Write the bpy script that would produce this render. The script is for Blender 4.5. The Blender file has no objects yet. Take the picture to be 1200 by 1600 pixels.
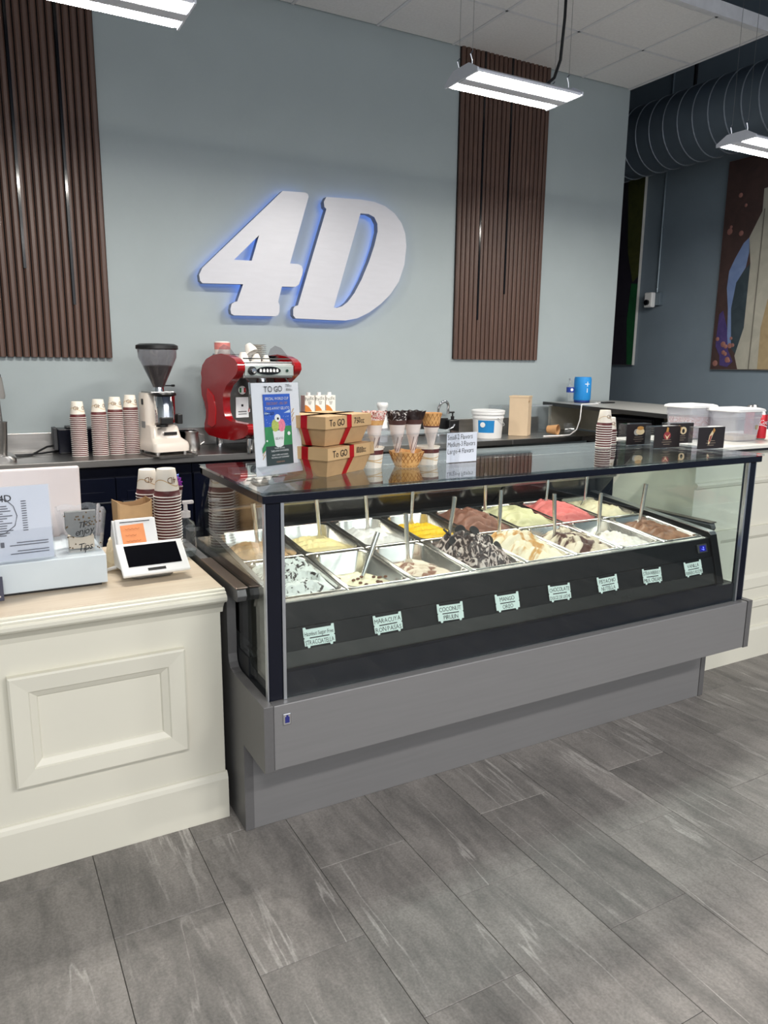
import bpy, bmesh, math, random
from mathutils import Vector, Matrix
random.seed(7)
SC = bpy.context.scene
COL = SC.collection
R = math.radians

# ------------------------------------------------------------------ camera, world, lights, exposure
cd = bpy.data.cameras.new('camera')
cam = bpy.data.objects.new('camera', cd); COL.objects.link(cam)
cd.sensor_fit = 'HORIZONTAL'; cd.sensor_width = 36.0; cd.lens = 1168.17 / 1200 * 36.0
cd.clip_start = 0.05; cd.clip_end = 60
PITCH, YAW, ROLL = 0.1982, 0.5055, 0.0105
fwd = Vector((math.sin(YAW) * math.cos(PITCH), math.cos(YAW) * math.cos(PITCH), -math.sin(PITCH)))
rgt = Vector((math.cos(YAW), -math.sin(YAW), 0)); upv = rgt.cross(fwd)
r2 = rgt * math.cos(ROLL) + upv * math.sin(ROLL); u2 = upv * math.cos(ROLL) - rgt * math.sin(ROLL)
cam.matrix_world = Matrix(((r2.x, u2.x, -fwd.x, -0.7201), (r2.y, u2.y, -fwd.y, -2.0019), (r2.z, u2.z, -fwd.z, 1.5434), (0, 0, 0, 1)))
SC.camera = cam

world = bpy.data.worlds.new('world'); SC.world = world; world.use_nodes = True
bg = world.node_tree.nodes['Background']; bg.inputs[0].default_value = (0.93, 0.96, 1.0, 1); bg.inputs[1].default_value = 0.95

def area(name, loc, size, power, col=(1, 1, 1), rot=(0, 0, 0)):
    l = bpy.data.lights.new(name, 'AREA'); l.shape = 'RECTANGLE'; l.size, l.size_y = size; l.energy = power; l.color = col
    o = bpy.data.objects.new(name, l); COL.objects.link(o); o.location = loc; o.rotation_euler = rot
    return o
# the shop's other high-bay lamps, over the customers' side of the room
for i, (lx, ly) in enumerate(((-1.2, -3.4), (1.2, -3.4), (3.6, -3.4), (-0.2, -4.9), (2.6, -4.9))):
    area('shop_lamp', (lx, ly, 3.3), (0.65, 0.25), 50, (1.0, 0.965, 0.92))
LED_STRENGTH = 112.0
vs = SC.view_settings
SC.display_settings.display_device = 'sRGB'
vs.view_transform = 'Standard'; vs.look = 'None'; vs.gamma = 1.0; vs.use_curve_mapping = False
vs.exposure = 0.54

# ------------------------------------------------------------------ materials
def lin(c):
    c = c / 255.0
    return c / 12.92 if c <= 0.04045 else ((c + 0.055) / 1.055) ** 2.4
def rgb(*c): return tuple(lin(x) for x in c) + (1,)
MATS = {}
def mat(name, c, rough=0.5, metal=0.0, var=0.05, scale=18.0, bump=0.0, stretch=(1, 1, 1), emit=None, estr=0, coat=0, trans=0, sss=0, spec=0.5, bscale=None):
    if name in MATS: return MATS[name]
    m = bpy.data.materials.new(name); m.use_nodes = True; nt = m.node_tree; N = nt.nodes; L = nt.links
    p = N['Principled BSDF']
    p.inputs['Roughness'].default_value = rough; p.inputs['Metallic'].default_value = metal
    p.inputs['Specular IOR Level'].default_value = spec
    if coat: p.inputs['Coat Weight'].default_value = coat; p.inputs['Coat Roughness'].default_value = 0.08
    if trans: p.inputs['Transmission Weight'].default_value = trans
    if sss: p.inputs['Subsurface Weight'].default_value = sss; p.inputs['Subsurface Radius'].default_value = (0.01, 0.008, 0.006)
    base = rgb(*c)
    tc = N.new('ShaderNodeTexCoord'); mp = N.new('ShaderNodeMapping'); mp.inputs['Scale'].default_value = stretch
    L.new(tc.outputs['Object'], mp.inputs['Vector'])
    nz = N.new('ShaderNodeTexNoise'); nz.inputs['Scale'].default_value = scale; nz.inputs['Detail'].default_value = 4
    L.new(mp.outputs[0], nz.inputs['Vector'])
    cr = N.new('ShaderNodeValToRGB')
    cr.color_ramp.elements[0].position = 0.3; cr.color_ramp.elements[1].position = 0.7
    cr.color_ramp.elements[0].color = tuple(x * (1 - var) for x in base[:3]) + (1,)
    cr.color_ramp.elements[1].color = tuple(min(1, x * (1 + var)) for x in base[:3]) + (1,)
    L.new(nz.outputs['Fac'], cr.inputs[0]); L.new(cr.outputs[0], p.inputs['Base Color'])
    if bump:
        b = N.new('ShaderNodeBump'); b.inputs['Strength'].default_value = bump; b.inputs['Distance'].default_value = 0.002
        src = nz
        if bscale:
            src = N.new('ShaderNodeTexNoise'); src.inputs['Scale'].default_value = bscale; src.inputs['Detail'].default_value = 3
            L.new(mp.outputs[0], src.inputs['Vector'])
        L.new(src.outputs['Fac'], b.inputs['Height']); L.new(b.outputs[0], p.inputs['Normal'])
    if emit:
        p.inputs['Emission Color'].default_value = rgb(*emit); p.inputs['Emission Strength'].default_value = estr
    MATS[name] = m
    return m

def glass(name, tint=(250, 252, 252), rough=0.0, f0=0.04, haze=0.0, hazecol=(230, 235, 235)):
    """thin clear pane: lets light through, mirrors by Schlick's law on both faces"""
    if name in MATS: return MATS[name]
    m = bpy.data.materials.new(name); m.use_nodes = True; nt = m.node_tree; N = nt.nodes; L = nt.links
    N.remove(N['Principled BSDF']); out = N['Material Output']
    tr = N.new('ShaderNodeBsdfTransparent'); tr.inputs[0].default_value = rgb(*tint)
    gl = N.new('ShaderNodeBsdfGlossy'); gl.inputs['Roughness'].default_value = rough; gl.inputs[0].default_value = (1, 1, 1, 1)
    lw = N.new('ShaderNodeLayerWeight'); lw.inputs[0].default_value = 0.5
    pw = N.new('ShaderNodeMath'); pw.operation = 'POWER'; pw.inputs[1].default_value = 5
    ma = N.new('ShaderNodeMath'); ma.operation = 'MULTIPLY_ADD'; ma.inputs[1].default_value = 1 - f0; ma.inputs[2].default_value = f0
    mx = N.new('ShaderNodeMixShader')
    L.new(lw.outputs['Facing'], pw.inputs[0]); L.new(pw.outputs[0], ma.inputs[0]); L.new(ma.outputs[0], mx.inputs[0])
    base = tr.outputs[0]
    if haze:
        df = N.new('ShaderNodeBsdfDiffuse'); df.inputs[0].default_value = rgb(*hazecol)
        nz = N.new('ShaderNodeTexNoise'); nz.inputs['Scale'].default_value = 25
        mr = N.new('ShaderNodeMapRange'); mr.inputs[3].default_value = haze * 0.8; mr.inputs[4].default_value = haze * 1.2
        L.new(nz.outputs['Fac'], mr.inputs[0])
        m2 = N.new('ShaderNodeMixShader'); L.new(mr.outputs[0], m2.inputs[0]); L.new(base, m2.inputs[1]); L.new(df.outputs[0], m2.inputs[2])
        base = m2.outputs[0]
    L.new(base, mx.inputs[1]); L.new(gl.outputs[0], mx.inputs[2]); L.new(mx.outputs[0], out.inputs['Surface'])
    MATS[name] = m
    return m

def swirl(name, cols, scale=14, dist=3.0, rough=0.45, kind='noise', pos=None, stretch=(1, 1, 1), bump=0.3, bscale=90):
    """food: bands of colour folded through one another"""
    m = bpy.data.materials.new(name); m.use_nodes = True; nt = m.node_tree; N = nt.nodes; L = nt.links
    p = N['Principled BSDF']; p.inputs['Roughness'].default_value = rough
    tc = N.new('ShaderNodeTexCoord'); mp = N.new('ShaderNodeMapping'); mp.inputs['Scale'].default_value = stretch
    L.new(tc.outputs['Object'], mp.inputs[0])
    if kind == 'wave':
        w = N.new('ShaderNodeTexWave'); w.inputs['Scale'].default_value = scale; w.inputs['Distortion'].default_value = dist
        w.inputs['Detail'].default_value = 2.5; w.inputs['Detail Scale'].default_value = 1.6
    elif kind == 'voronoi':
        w = N.new('ShaderNodeTexVoronoi'); w.inputs['Scale'].default_value = scale
    else:
        w = N.new('ShaderNodeTexNoise'); w.inputs['Scale'].default_value = scale; w.inputs['Detail'].default_value = 5; w.inputs['Distortion'].default_value = dist
    L.new(mp.outputs[0], w.inputs['Vector'])
    cr = N.new('ShaderNodeValToRGB'); e = cr.color_ramp.elements
    n = len(cols); pos = pos or [i / (n - 1) for i in range(n)]
    while len(e) < n: e.new(0.5)
    for i in range(n): e[i].position = pos[i]
    for i in range(n): e[i].color = rgb(*cols[i])
    L.new(w.outputs['Distance' if kind == 'voronoi' else 'Fac'], cr.inputs[0]); L.new(cr.outputs[0], p.inputs['Base Color'])
    b = N.new('ShaderNodeBump'); b.inputs['Strength'].default_value = bump; b.inputs['Distance'].default_value = 0.004
    nz = N.new('ShaderNodeTexNoise'); nz.inputs['Scale'].default_value = bscale; L.new(tc.outputs['Object'], nz.inputs[0])
    L.new(nz.outputs['Fac'], b.inputs['Height']); L.new(b.outputs[0], p.inputs['Normal'])
    MATS[name] = m
    return m

def slate_mat():
    m = bpy.data.materials.new('slate_tile'); m.use_nodes = True; nt = m.node_tree; N = nt.nodes; L = nt.links
    p = N['Principled BSDF']
    tc = N.new('ShaderNodeTexCoord'); oi = N.new('ShaderNodeObjectInfo')
    sc = N.new('ShaderNodeVectorMath'); sc.operation = 'SCALE'; sc.inputs[0].default_value = (17.3, 9.1, 5.7)
    L.new(oi.outputs['Random'], sc.inputs['Scale'])
    ad = N.new('ShaderNodeVectorMath'); L.new(tc.outputs['Object'], ad.inputs[0]); L.new(sc.outputs[0], ad.inputs[1])
    mp = N.new('ShaderNodeMapping'); mp.inputs['Rotation'].default_value = (0, 0, R(14)); mp.inputs['Scale'].default_value = (5.0, 1.3, 1)
    L.new(ad.outputs[0], mp.inputs[0])
    n1 = N.new('ShaderNodeTexNoise'); n1.inputs['Scale'].default_value = 1.7; n1.inputs['Detail'].default_value = 9; n1.inputs['Roughness'].default_value = 0.74; n1.inputs['Distortion'].default_value = 0.3
    L.new(mp.outputs[0], n1.inputs[0])
    cr = N.new('ShaderNodeValToRGB'); e = cr.color_ramp.elements
    e[0].position = 0.30; e[0].color = rgb(92, 90, 88); e[1].position = 0.72; e[1].color = rgb(150, 145, 141)
    L.new(n1.outputs['Fac'], cr.inputs[0])
    # thin pale veins along the tile
    mp2 = N.new('ShaderNodeMapping'); mp2.inputs['Rotation'].default_value = (0, 0, R(17)); mp2.inputs['Scale'].default_value = (4.6, 0.42, 1)
    L.new(ad.outputs[0], mp2.inputs[0])
    n2 = N.new('ShaderNodeTexNoise'); n2.inputs['Scale'].default_value = 1.25; n2.inputs['Detail'].default_value = 7; n2.inputs['Roughness'].default_value = 0.5; n2.inputs['Distortion'].default_value = 0.15
    L.new(mp2.outputs[0], n2.inputs[0])
    s1 = N.new('ShaderNodeMath'); s1.operation = 'SUBTRACT'; s1.inputs[1].default_value = 0.52; L.new(n2.outputs['Fac'], s1.inputs[0])
    s2 = N.new('ShaderNodeMath'); s2.operation = 'ABSOLUTE'; L.new(s1.outputs[0], s2.inputs[0])
    mr = N.new('ShaderNodeMapRange'); mr.inputs[1].default_value = 0.002; mr.inputs[2].default_value = 0.011; mr.inputs[3].default_value = 0.72; mr.inputs[4].default_value = 0.0
    L.new(s2.outputs[0], mr.inputs[0])
    n3 = N.new('ShaderNodeTexNoise'); n3.inputs['Scale'].default_value = 4; n3.inputs['Detail'].default_value = 4; L.new(ad.outputs[0], n3.inputs[0])
    mm = N.new('ShaderNodeMapRange'); mm.inputs[1].default_value = 0.40; mm.inputs[2].default_value = 0.62; L.new(n3.outputs['Fac'], mm.inputs[0])
    mu = N.new('ShaderNodeMath'); mu.operation = 'MULTIPLY'; L.new(mr.outputs[0], mu.inputs[0]); L.new(mm.outputs[0], mu.inputs[1])
    mx = N.new('ShaderNodeMix'); mx.data_type = 'RGBA'; mx.inputs['B'].default_value = rgb(178, 174, 170)
    L.new(mu.outputs[0], mx.inputs['Factor']); L.new(cr.outputs[0], mx.inputs['A'])
    # fine grain and per-tile tone
    n4 = N.new('ShaderNodeTexNoise'); n4.inputs['Scale'].default_value = 150; n4.inputs['Detail'].default_value = 2; L.new(ad.outputs[0], n4.inputs[0])
    g = N.new('ShaderNodeMapRange'); g.inputs[3].default_value = 0.62; g.inputs[4].default_value = 1.38; L.new(n4.outputs['Fac'], g.inputs[0])
    t = N.new('ShaderNodeMapRange'); t.inputs[3].default_value = 0.92; t.inputs[4].default_value = 1.08; L.new(oi.outputs['Random'], t.inputs[0])
    gm = N.new('ShaderNodeMath'); gm.operation = 'MULTIPLY'; L.new(g.outputs[0], gm.inputs[0]); L.new(t.outputs[0], gm.inputs[1])
    vm = N.new('ShaderNodeVectorMath'); vm.operation = 'SCALE'; L.new(mx.outputs['Result'], vm.inputs[0]); L.new(gm.outputs[0], vm.inputs['Scale'])
    L.new(vm.outputs[0], p.inputs['Base Color'])
    p.inputs['Roughness'].default_value = 0.52
    b = N.new('ShaderNodeBump'); b.inputs['Strength'].default_value = 0.35; b.inputs['Distance'].default_value = 0.004
    L.new(n1.outputs['Fac'], b.inputs['Height']); L.new(b.outputs[0], p.inputs['Normal'])
    return m

def wood_mat(name, c0, c1, stretch=(1, 1, 1), scale=6, rough=0.45):
    m = bpy.data.materials.new(name); m.use_nodes = True; nt = m.node_tree; N = nt.nodes; L = nt.links
    p = N['Principled BSDF']; p.inputs['Roughness'].default_value = rough
    tc = N.new('ShaderNodeTexCoord'); oi = N.new('ShaderNodeObjectInfo')
    sc = N.new('ShaderNodeVectorMath'); sc.operation = 'SCALE'; sc.inputs[0].default_value = (3, 7, 5); L.new(oi.outputs['Random'], sc.inputs['Scale'])
    ad = N.new('ShaderNodeVectorMath'); L.new(tc.outputs['Object'], ad.inputs[0]); L.new(sc.outputs[0], ad.inputs[1])
    mp = N.new('ShaderNodeMapping'); mp.inputs['Scale'].default_value = stretch; L.new(ad.outputs[0], mp.inputs[0])
    n = N.new('ShaderNodeTexNoise'); n.inputs['Scale'].default_value = scale; n.inputs['Detail'].default_value = 8; n.inputs['Roughness'].default_value = 0.65
    L.new(mp.outputs[0], n.inputs[0])
    cr = N.new('ShaderNodeValToRGB'); e = cr.color_ramp.elements; e[0].position = 0.3; e[1].position = 0.72; e[0].color = rgb(*c0); e[1].color = rgb(*c1)
    L.new(n.outputs['Fac'], cr.inputs[0]); L.new(cr.outputs[0], p.inputs['Base Color'])
    b = N.new('ShaderNodeBump'); b.inputs['Strength'].default_value = 0.12; b.inputs['Distance'].default_value = 0.001
    L.new(n.outputs['Fac'], b.inputs['Height']); L.new(b.outputs[0], p.inputs['Normal'])
    return m

SLATE = slate_mat()
GROUT = mat('floor_grout', (70, 69, 68), 0.8)
WALL = mat('wall_paint', (162, 172, 175), 0.6, var=0.02, scale=4, bump=0.05, bscale=160)
NAVYWALL = mat('dark_wall_paint', (124, 138, 150), 0.7, var=0.05, scale=3)
DECK = mat('dark_ceiling_paint', (58, 70, 92), 0.8)
CTILE = mat('ceiling_tile', (236, 234, 234), 0.85, var=0.04, scale=60, bump=0.2, bscale=220)
TBAR = mat('ceiling_grid', (224, 224, 228), 0.5)
CREAM = mat('cream_paint', (224, 221, 207), 0.38, var=0.012, scale=3)
OAK = wood_mat('light_oak', (196, 178, 156), (216, 202, 182), (1, 9, 9), 3.0, 0.4)
WALNUT = wood_mat('walnut', (72, 51, 44), (100, 74, 63), (14, 14, 0.7), 4.0, 0.45)
FELT = mat('black_felt', (18, 17, 18), 0.9)
BLACKGLOSS = mat('black_gloss', (12, 12, 16), 0.12)
STEEL = mat('brushed_steel', (176, 174, 172), 0.32, 1.0, var=0.06, scale=60, stretch=(0.06, 1, 1))
PANSTEEL = mat('pan_steel', (222, 220, 216), 0.24, 1.0, var=0.04, scale=50)
CHROME = mat('chrome', (215, 216, 220), 0.08, 1.0, var=0.01)
TAUPE = mat('taupe_steel', (134, 133, 134), 0.42, 0.3, var=0.03, scale=70, stretch=(0.05, 1, 1))
TAUPED = mat('taupe_panel', (108, 107, 108), 0.45, 0.3, var=0.03, scale=70)
BRONZE = mat('bronze_aluminium', (150, 134, 124), 0.3, 0.9, var=0.03)
NAVY = mat('navy_lacquer', (9, 13, 28), 0.25, var=0.05, spec=0.3)
CASEBLACK = mat('case_black', (12, 13, 17), 0.42, var=0.06, spec=0.2)
CASEDARK = mat('case_liner', (30, 32, 36), 0.5)
SILVER = mat('silver_trim', (190, 194, 200), 0.3, 0.9)
GLASS = glass('clear_glass', (246, 250, 249), f0=0.026)
TOPGLASS = glass('top_glass', (234, 240, 241), f0=0.05)
ACRYLIC = glass('clear_acrylic', (250, 251, 252), f0=0.05, haze=0.02)
SMOKED = glass('smoked_acrylic', (232, 230, 232), f0=0.04, haze=0.05, hazecol=(190, 186, 188))
FROST = glass('frosted_plastic', (244, 245, 248), rough=0.25, f0=0.05, haze=0.24, hazecol=(225, 228, 236))
WHITEP = mat('white_plastic', (236, 236, 236), 0.35, var=0.01)
WHITEPAPER = mat('white_paper', (246, 247, 250), 0.7, var=0.012)
COOLBOX = mat('cool_white_metal', (212, 222, 228), 0.35, var=0.01)
BLACKP = mat('black_plastic', (22, 22, 24), 0.4)
DARKP = mat('charcoal_plastic', (52, 53, 57), 0.45)
INK = mat('black_ink', (22, 20, 24), 0.6)
REDPAINT = mat('red_lacquer', (196, 16, 24), 0.15, coat=0.6, var=0.02)
MAROON = mat('maroon_print', (92, 40, 42), 0.5)
CUPW = mat('cup_paper', (238, 230, 218), 0.55, var=0.02)
TAN = mat('tan_print', (206, 172, 120), 0.55)
KRAFT = mat('kraft_card', (190, 154, 112), 0.7, var=0.05, scale=40)
REDRIBBON = mat('red_ribbon', (224, 30, 44), 0.4)

# ------------------------------------------------------------------ mesh helper
_glyph = {}
def make_glyphs(chars):
    objs = []
    for c in chars:
        cu = bpy.data.curves.new('glyph', 'FONT'); cu.body = c; cu.size = 1.0; cu.resolution_u = 2
        o = bpy.data.objects.new('glyph', cu); COL.objects.link(o); objs.append((c, o, cu))
    dg = bpy.context.evaluated_depsgraph_get(); dg.update()
    for c, o, cu in objs:
        me = bpy.data.meshes.new_from_object(o.evaluated_get(dg))
        vs_ = [(v.co.x, v.co.y) for v in me.vertices]; fs = [tuple(p.vertices) for p in me.polygons]
        x0 = min((v[0] for v in vs_), default=0); x1 = max((v[0] for v in vs_), default=0.3)
        _glyph[c] = ([(x - x0, y) for x, y in vs_], fs, x1 - x0)
        bpy.data.meshes.remove(me)
    for c, o, cu in objs:
        bpy.data.objects.remove(o); bpy.data.curves.remove(cu)
make_glyphs('ABCDEFGHIJKLMNOPQRSTUVWXYZabcdefghijklmnopqrstuvwxyz0123456789-+%./$')

class MB:
    def __init__(s): s.v = []; s.f = []; s.mi = []; s.sm = []
    def add(s, vs, fs, m=0, smooth=False, xf=None):
        b = len(s.v)
        if xf is not None: vs = [tuple(xf @ Vector(v)) for v in vs]
        s.v += [tuple(v) for v in vs]
        for f in fs: s.f.append(tuple(b + i for i in f)); s.mi.append(m); s.sm.append(smooth)
        return s
    def box(s, x0, x1, y0, y1, z0, z1, m=0, xf=None):
        vs = [(x0, y0, z0), (x1, y0, z0), (x1, y1, z0), (x0, y1, z0), (x0, y0, z1), (x1, y0, z1), (x1, y1, z1), (x0, y1, z1)]
        return s.add(vs, [(0, 3, 2, 1), (4, 5, 6, 7), (0, 1, 5, 4), (1, 2, 6, 5), (2, 3, 7, 6), (3, 0, 4, 7)], m, False, xf)
    def prism(s, poly, axis, a, b, m=0, smooth=False, xf=None):
        def P(p, t):
            return (t, p[0], p[1]) if axis == 'x' else ((p[0], t, p[1]) if axis == 'y' else (p[0], p[1], t))
        n = len(poly)
        vs = [P(p, a) for p in poly] + [P(p, b) for p in poly]
        s.add(vs, [tuple(range(n))[::-1], tuple(range(n, 2 * n))], m, False, xf)
        return s.add(vs, [(i, (i + 1) % n, n + (i + 1) % n, n + i) for i in range(n)], m, smooth, xf)
    def lathe(s, prof, seg=24, c=(0, 0, 0), m=0, smooth=True, xf=None, arc=None, mats=None):
        n = len(prof); vs = []
        for r, z in prof:
            for k in range(seg):
                a = 2 * math.pi * k / seg
                vs.append((c[0] + r * math.cos(a), c[1] + r * math.sin(a), c[2] + z))
        b = len(s.v)
        for i in range(n - 1):
            mm = mats[i] if mats else m
            fs = [(i * seg + k, i * seg + (k + 1) % seg, (i + 1) * seg + (k + 1) % seg, (i + 1) * seg + k) for k in range(seg)]
            if i == 0: s.add(vs, fs, mm, smooth, xf)
            else:
                for f in fs: s.f.append(tuple(b + q for q in f)); s.mi.append(mm); s.sm.append(smooth)
        if prof[0][0] > 1e-4: s.f.append(tuple(b + k for k in range(seg))[::-1]); s.mi.append(mats[0] if mats else m); s.sm.append(False)
        if prof[-1][0] > 1e-4: s.f.append(tuple(b + (n - 1) * seg + k for k in range(seg))); s.mi.append(mats[-1] if mats else m); s.sm.append(False)
        return s
    def tube(s, pts, r, seg=8, m=0, xf=None, rs=None):
        pts = [Vector(p) for p in pts]; vs = []; n = len(pts)
        ref = Vector((0.123, 0.31, 0.94))
        for i, p in enumerate(pts):
            d = (pts[min(i + 1, n - 1)] - pts[max(i - 1, 0)]).normalized()
            a = d.cross(ref)
            if a.length < 0.05: a = d.cross(Vector((1, 0, 0)))
            a.normalize(); b = d.cross(a); rr = rs[i] if rs else r
            for k in range(seg):
                t = 2 * math.pi * k / seg
                vs.append(tuple(p + a * math.cos(t) * rr + b * math.sin(t) * rr))
        fs = [(i * seg + k, i * seg + (k + 1) % seg, (i + 1) * seg + (k + 1) % seg, (i + 1) * seg + k) for i in range(n - 1) for k in range(seg)]
        fs += [tuple(range(seg))[::-1], tuple((n - 1) * seg + k for k in range(seg))]
        return s.add(vs, fs, m, True, xf)
    def loft(s, rings, m=0, smooth=False, caps=(True, True), xf=None):
        n = len(rings[0]); vs = [p for r in rings for p in r]
        fs = [(i * n + k, i * n + (k + 1) % n, (i + 1) * n + (k + 1) % n, (i + 1) * n + k) for i in range(len(rings) - 1) for k in range(n)]
        if caps[0]: fs.append(tuple(range(n))[::-1])
        if caps[1]: fs.append(tuple((len(rings) - 1) * n + k for k in range(n)))
        return s.add(vs, fs, m, smooth, xf)
    def ell(s, c, r, seg=12, m=0, xf=None, rot=None):
        vs = []; rn = max(6, seg // 2 + 1)
        q = rot.to_matrix() if rot else None
        for i in range(rn):
            t = math.pi * i / (rn - 1)
            for k in range(seg):
                a = 2 * math.pi * k / seg
                p = Vector((r[0] * math.sin(t) * math.cos(a), r[1] * math.sin(t) * math.sin(a), r[2] * math.cos(t)))
                if q: p = q @ p
                vs.append((c[0] + p.x, c[1] + p.y, c[2] + p.z))
        fs = [(i * seg + k, i * seg + (k + 1) % seg, (i + 1) * seg + (k + 1) % seg, (i + 1) * seg + k) for i in range(rn - 1) for k in range(seg)]
        return s.add(vs, fs, m, True, xf)
    def poly3(s, pts, m=0): return s.add(pts, [tuple(range(len(pts)))], m)
    def text(s, t, o, ux, uy, size, m=0, align='l', jit=0.0, cond=1.0, rnd=None, gap=0.09, maxw=None):
        rnd = rnd or random.Random(hash_(t))
        o, ux, uy = Vector(o), Vector(ux).normalized(), Vector(uy).normalized()
        wid = 0
        for c in t: wid += (0.28 if c == ' ' else _glyph[c][2] + gap) * cond
        if maxw and wid * size > maxw:
            q = maxw / (wid * size); cond *= q; wid *= q
        x = 0 if align == 'l' else (-wid / 2 if align == 'c' else -wid)
        for c in t:
            if c == ' ': x += 0.28 * cond; continue
            vs, fs, w = _glyph[c]
            a = rnd.uniform(-jit, jit); dy = rnd.uniform(-jit, jit) * 0.25; k = 1 + rnd.uniform(-jit, jit) * 0.6
            ca, sa = math.cos(a), math.sin(a)
            out = []
            for px, py in vs:
                qx, qy = (px * ca - py * sa) * cond * k, (px * sa + py * ca) * k + dy
                out.append(tuple(o + ux * (x + qx) * size + uy * qy * size))
            s.add(out, fs, m)
            x += (w + gap) * cond
        return s
    def mesh(s, name, mats):
        me = bpy.data.meshes.new(name); me.from_pydata(s.v, [], s.f)
        me.materials.clear()
        for m_ in (mats if isinstance(mats, (list, tuple)) else [mats]): me.materials.append(m_)
        me.polygons.foreach_set('material_index', s.mi); me.polygons.foreach_set('use_smooth', s.sm)
        me.update()
        return me
    def build(s, name, mats, parent=None, bevel=0, seg=2, loc=None, rot=None, recalc=True, ang=40):
        me = s.mesh(name, mats)
        if recalc:
            bm = bmesh.new(); bm.from_mesh(me); bmesh.ops.recalc_face_normals(bm, faces=bm.faces); bm.to_mesh(me); bm.free()
        if any(s.sm): me.set_sharp_from_angle(angle=R(ang))
        o = bpy.data.objects.new(name, me); COL.objects.link(o)
        if parent is not None: o.parent = parent
        if loc is not None: o.location = loc
        if rot is not None: o.rotation_euler = rot
        if bevel:
            b = o.modifiers.new('bevel', 'BEVEL'); b.width = bevel; b.segments = seg; b.limit_method = 'ANGLE'; b.angle_limit = R(35); b.harden_normals = False
        return o
def hash_(t):
    h = 7
    for c in t: h = (h * 31 + ord(c)) % 100003
    return h

def tag(o, label, cat, group=None):
    o['label'] = label; o['category'] = cat
    if group: o['group'] = group
    return o
def thing(name, label, cat, loc=(0, 0, 0), rz=0, group=None):
    o = bpy.data.objects.new(name, None); COL.objects.link(o); o.empty_display_size = 0.05
    o.location = loc; o.rotation_euler = (0, 0, rz)
    return tag(o, label, cat, group)
def struct(o): o['kind'] = 'structure'; return o
def dup(root, loc, rz=None, label=None, group=None):
    def cp(o, p):
        c = o.copy(); COL.objects.link(c)
        if p is not None: c.parent = p
        for ch in list(o.children): cp(ch, c)
        return c
    c = cp(root, None); c.location = loc
    if rz is not None: c.rotation_euler = (root.rotation_euler[0], root.rotation_euler[1], rz)
    if label: c['label'] = label
    if group: c['group'] = group
    return c
def rrect(x0, x1, y0, y1, r, n=4):
    pts = []
    for cx, cy, a in ((x1 - r, y0 + r, -90), (x1 - r, y1 - r, 0), (x0 + r, y1 - r, 90), (x0 + r, y0 + r, 180)):
        for k in range(n + 1):
            t = R(a + 90 * k / n); pts.append((cx + r * math.cos(t), cy + r * math.sin(t)))
    return pts
ORD = ['first', 'second', 'third', 'fourth', 'fifth', 'sixth', 'seventh', 'eighth', 'ninth', 'tenth', 'eleventh', 'twelfth', 'thirteenth', 'fourteenth',
       'fifteenth', 'sixteenth', 'seventeenth', 'eighteenth', 'nineteenth', 'twentieth', 'twenty-first', 'twenty-second', 'twenty-third', 'twenty-fourth', 'twenty-fifth', 'twenty-sixth', 'twenty-seventh']

# ------------------------------------------------------------------ the room
WY = 3.05            # back wall
WX = 4.414           # its right end
CZ = 3.822           # dropped ceiling
floor = struct(MB().box(-3.2, 5.6, -5.5, 7.2, -0.05, -0.006).build('floor', GROUT))
tm = MB().box(-0.1517, 0.1517, -0.3042, 0.3042, -0.012, 0.0)
proto = tm.build('tile', SLATE, floor, bevel=0.001, seg=1)
first = True
for i in range(-8, 15):
    x = -0.498 + 0.1525 + 0.305 * i
    off = -0.114 - 0.305 * ((i + 0) % 2)          # running bond: joints shift by half a tile
    for j in range(-8, 4):
        y = off + 0.305 + 0.61 * j
        if y > 1.3 or y < -4.6: continue
        o = proto if first else proto.copy()
        if not first: COL.objects.link(o)
        first = False
        o.location = (x, y, 0)
struct(MB().box(-3.2, WX, WY, WY + 0.15, 0, 4.9).build('wall_back', WALL))
struct(MB().box(5.6, 5.75, -5.5, 7.2, 0, 4.9).build('wall_right', NAVYWALL))
struct(MB().box(WX - 0.15, 5.6, 7.0, 7.2, 0, 4.9).build('wall_far', NAVYWALL))
struct(MB().box(WX - 0.15, WX, WY + 0.15, 7.0, 0, 4.9).build('wall_passage', NAVYWALL))
struct(MB().box(-3.35, -3.2, -5.5, WY + 0.15, 0, 4.9).build('wall_left', WALL))
struct(MB().box(-3.35, 5.75, -5.62, -5.5, 0, 1.05).build('front_reflection_blocker', NAVYWALL))  # unseen low wall, added to keep bright surroundings out of the case glass
deck = struct(MB().box(-3.35, 5.75, -5.5, 7.2, 4.9, 5.0).build('ceiling', DECK))
cloud = struct(MB().box(-3.2, WX, 1.76, WY, CZ + 0.012, CZ + 0.06).build('ceiling', CTILE))
cp_ = None
gx0 = WX - 0.54
for i in range(-12, 2):
    for j in range(2):
        x0 = gx0 - 0.63 + 0.63 * i; x1 = x0 + 0.63; y0 = WY - 0.63 * (j + 1); y1 = y0 + 0.63
        x0, x1 = max(x0, -3.2), min(x1, WX - 0.02)
        if x1 - x0 < 0.1: continue
        MB().box(x0 + 0.0105, x1 - 0.0105, y0 + 0.0105, y1 - 0.0105, CZ - 0.002, CZ + 0.014).build('ceiling_tile', CTILE, cloud, bevel=0.003, seg=1)
tb = MB()
for i in range(-12, 2):
    x = gx0 + 0.63 * i
    if -3.2 < x < WX: tb.box(x - 0.010, x + 0.010, 1.78, WY, CZ - 0.003, CZ + 0.012)
for y in (WY - 0.63, WY - 1.26): tb.box(-3.2, WX - 0.02, y - 0.010, y + 0.010, CZ - 0.003, CZ + 0.012)
tb.build('grid_bars', TBAR, cloud)
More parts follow.
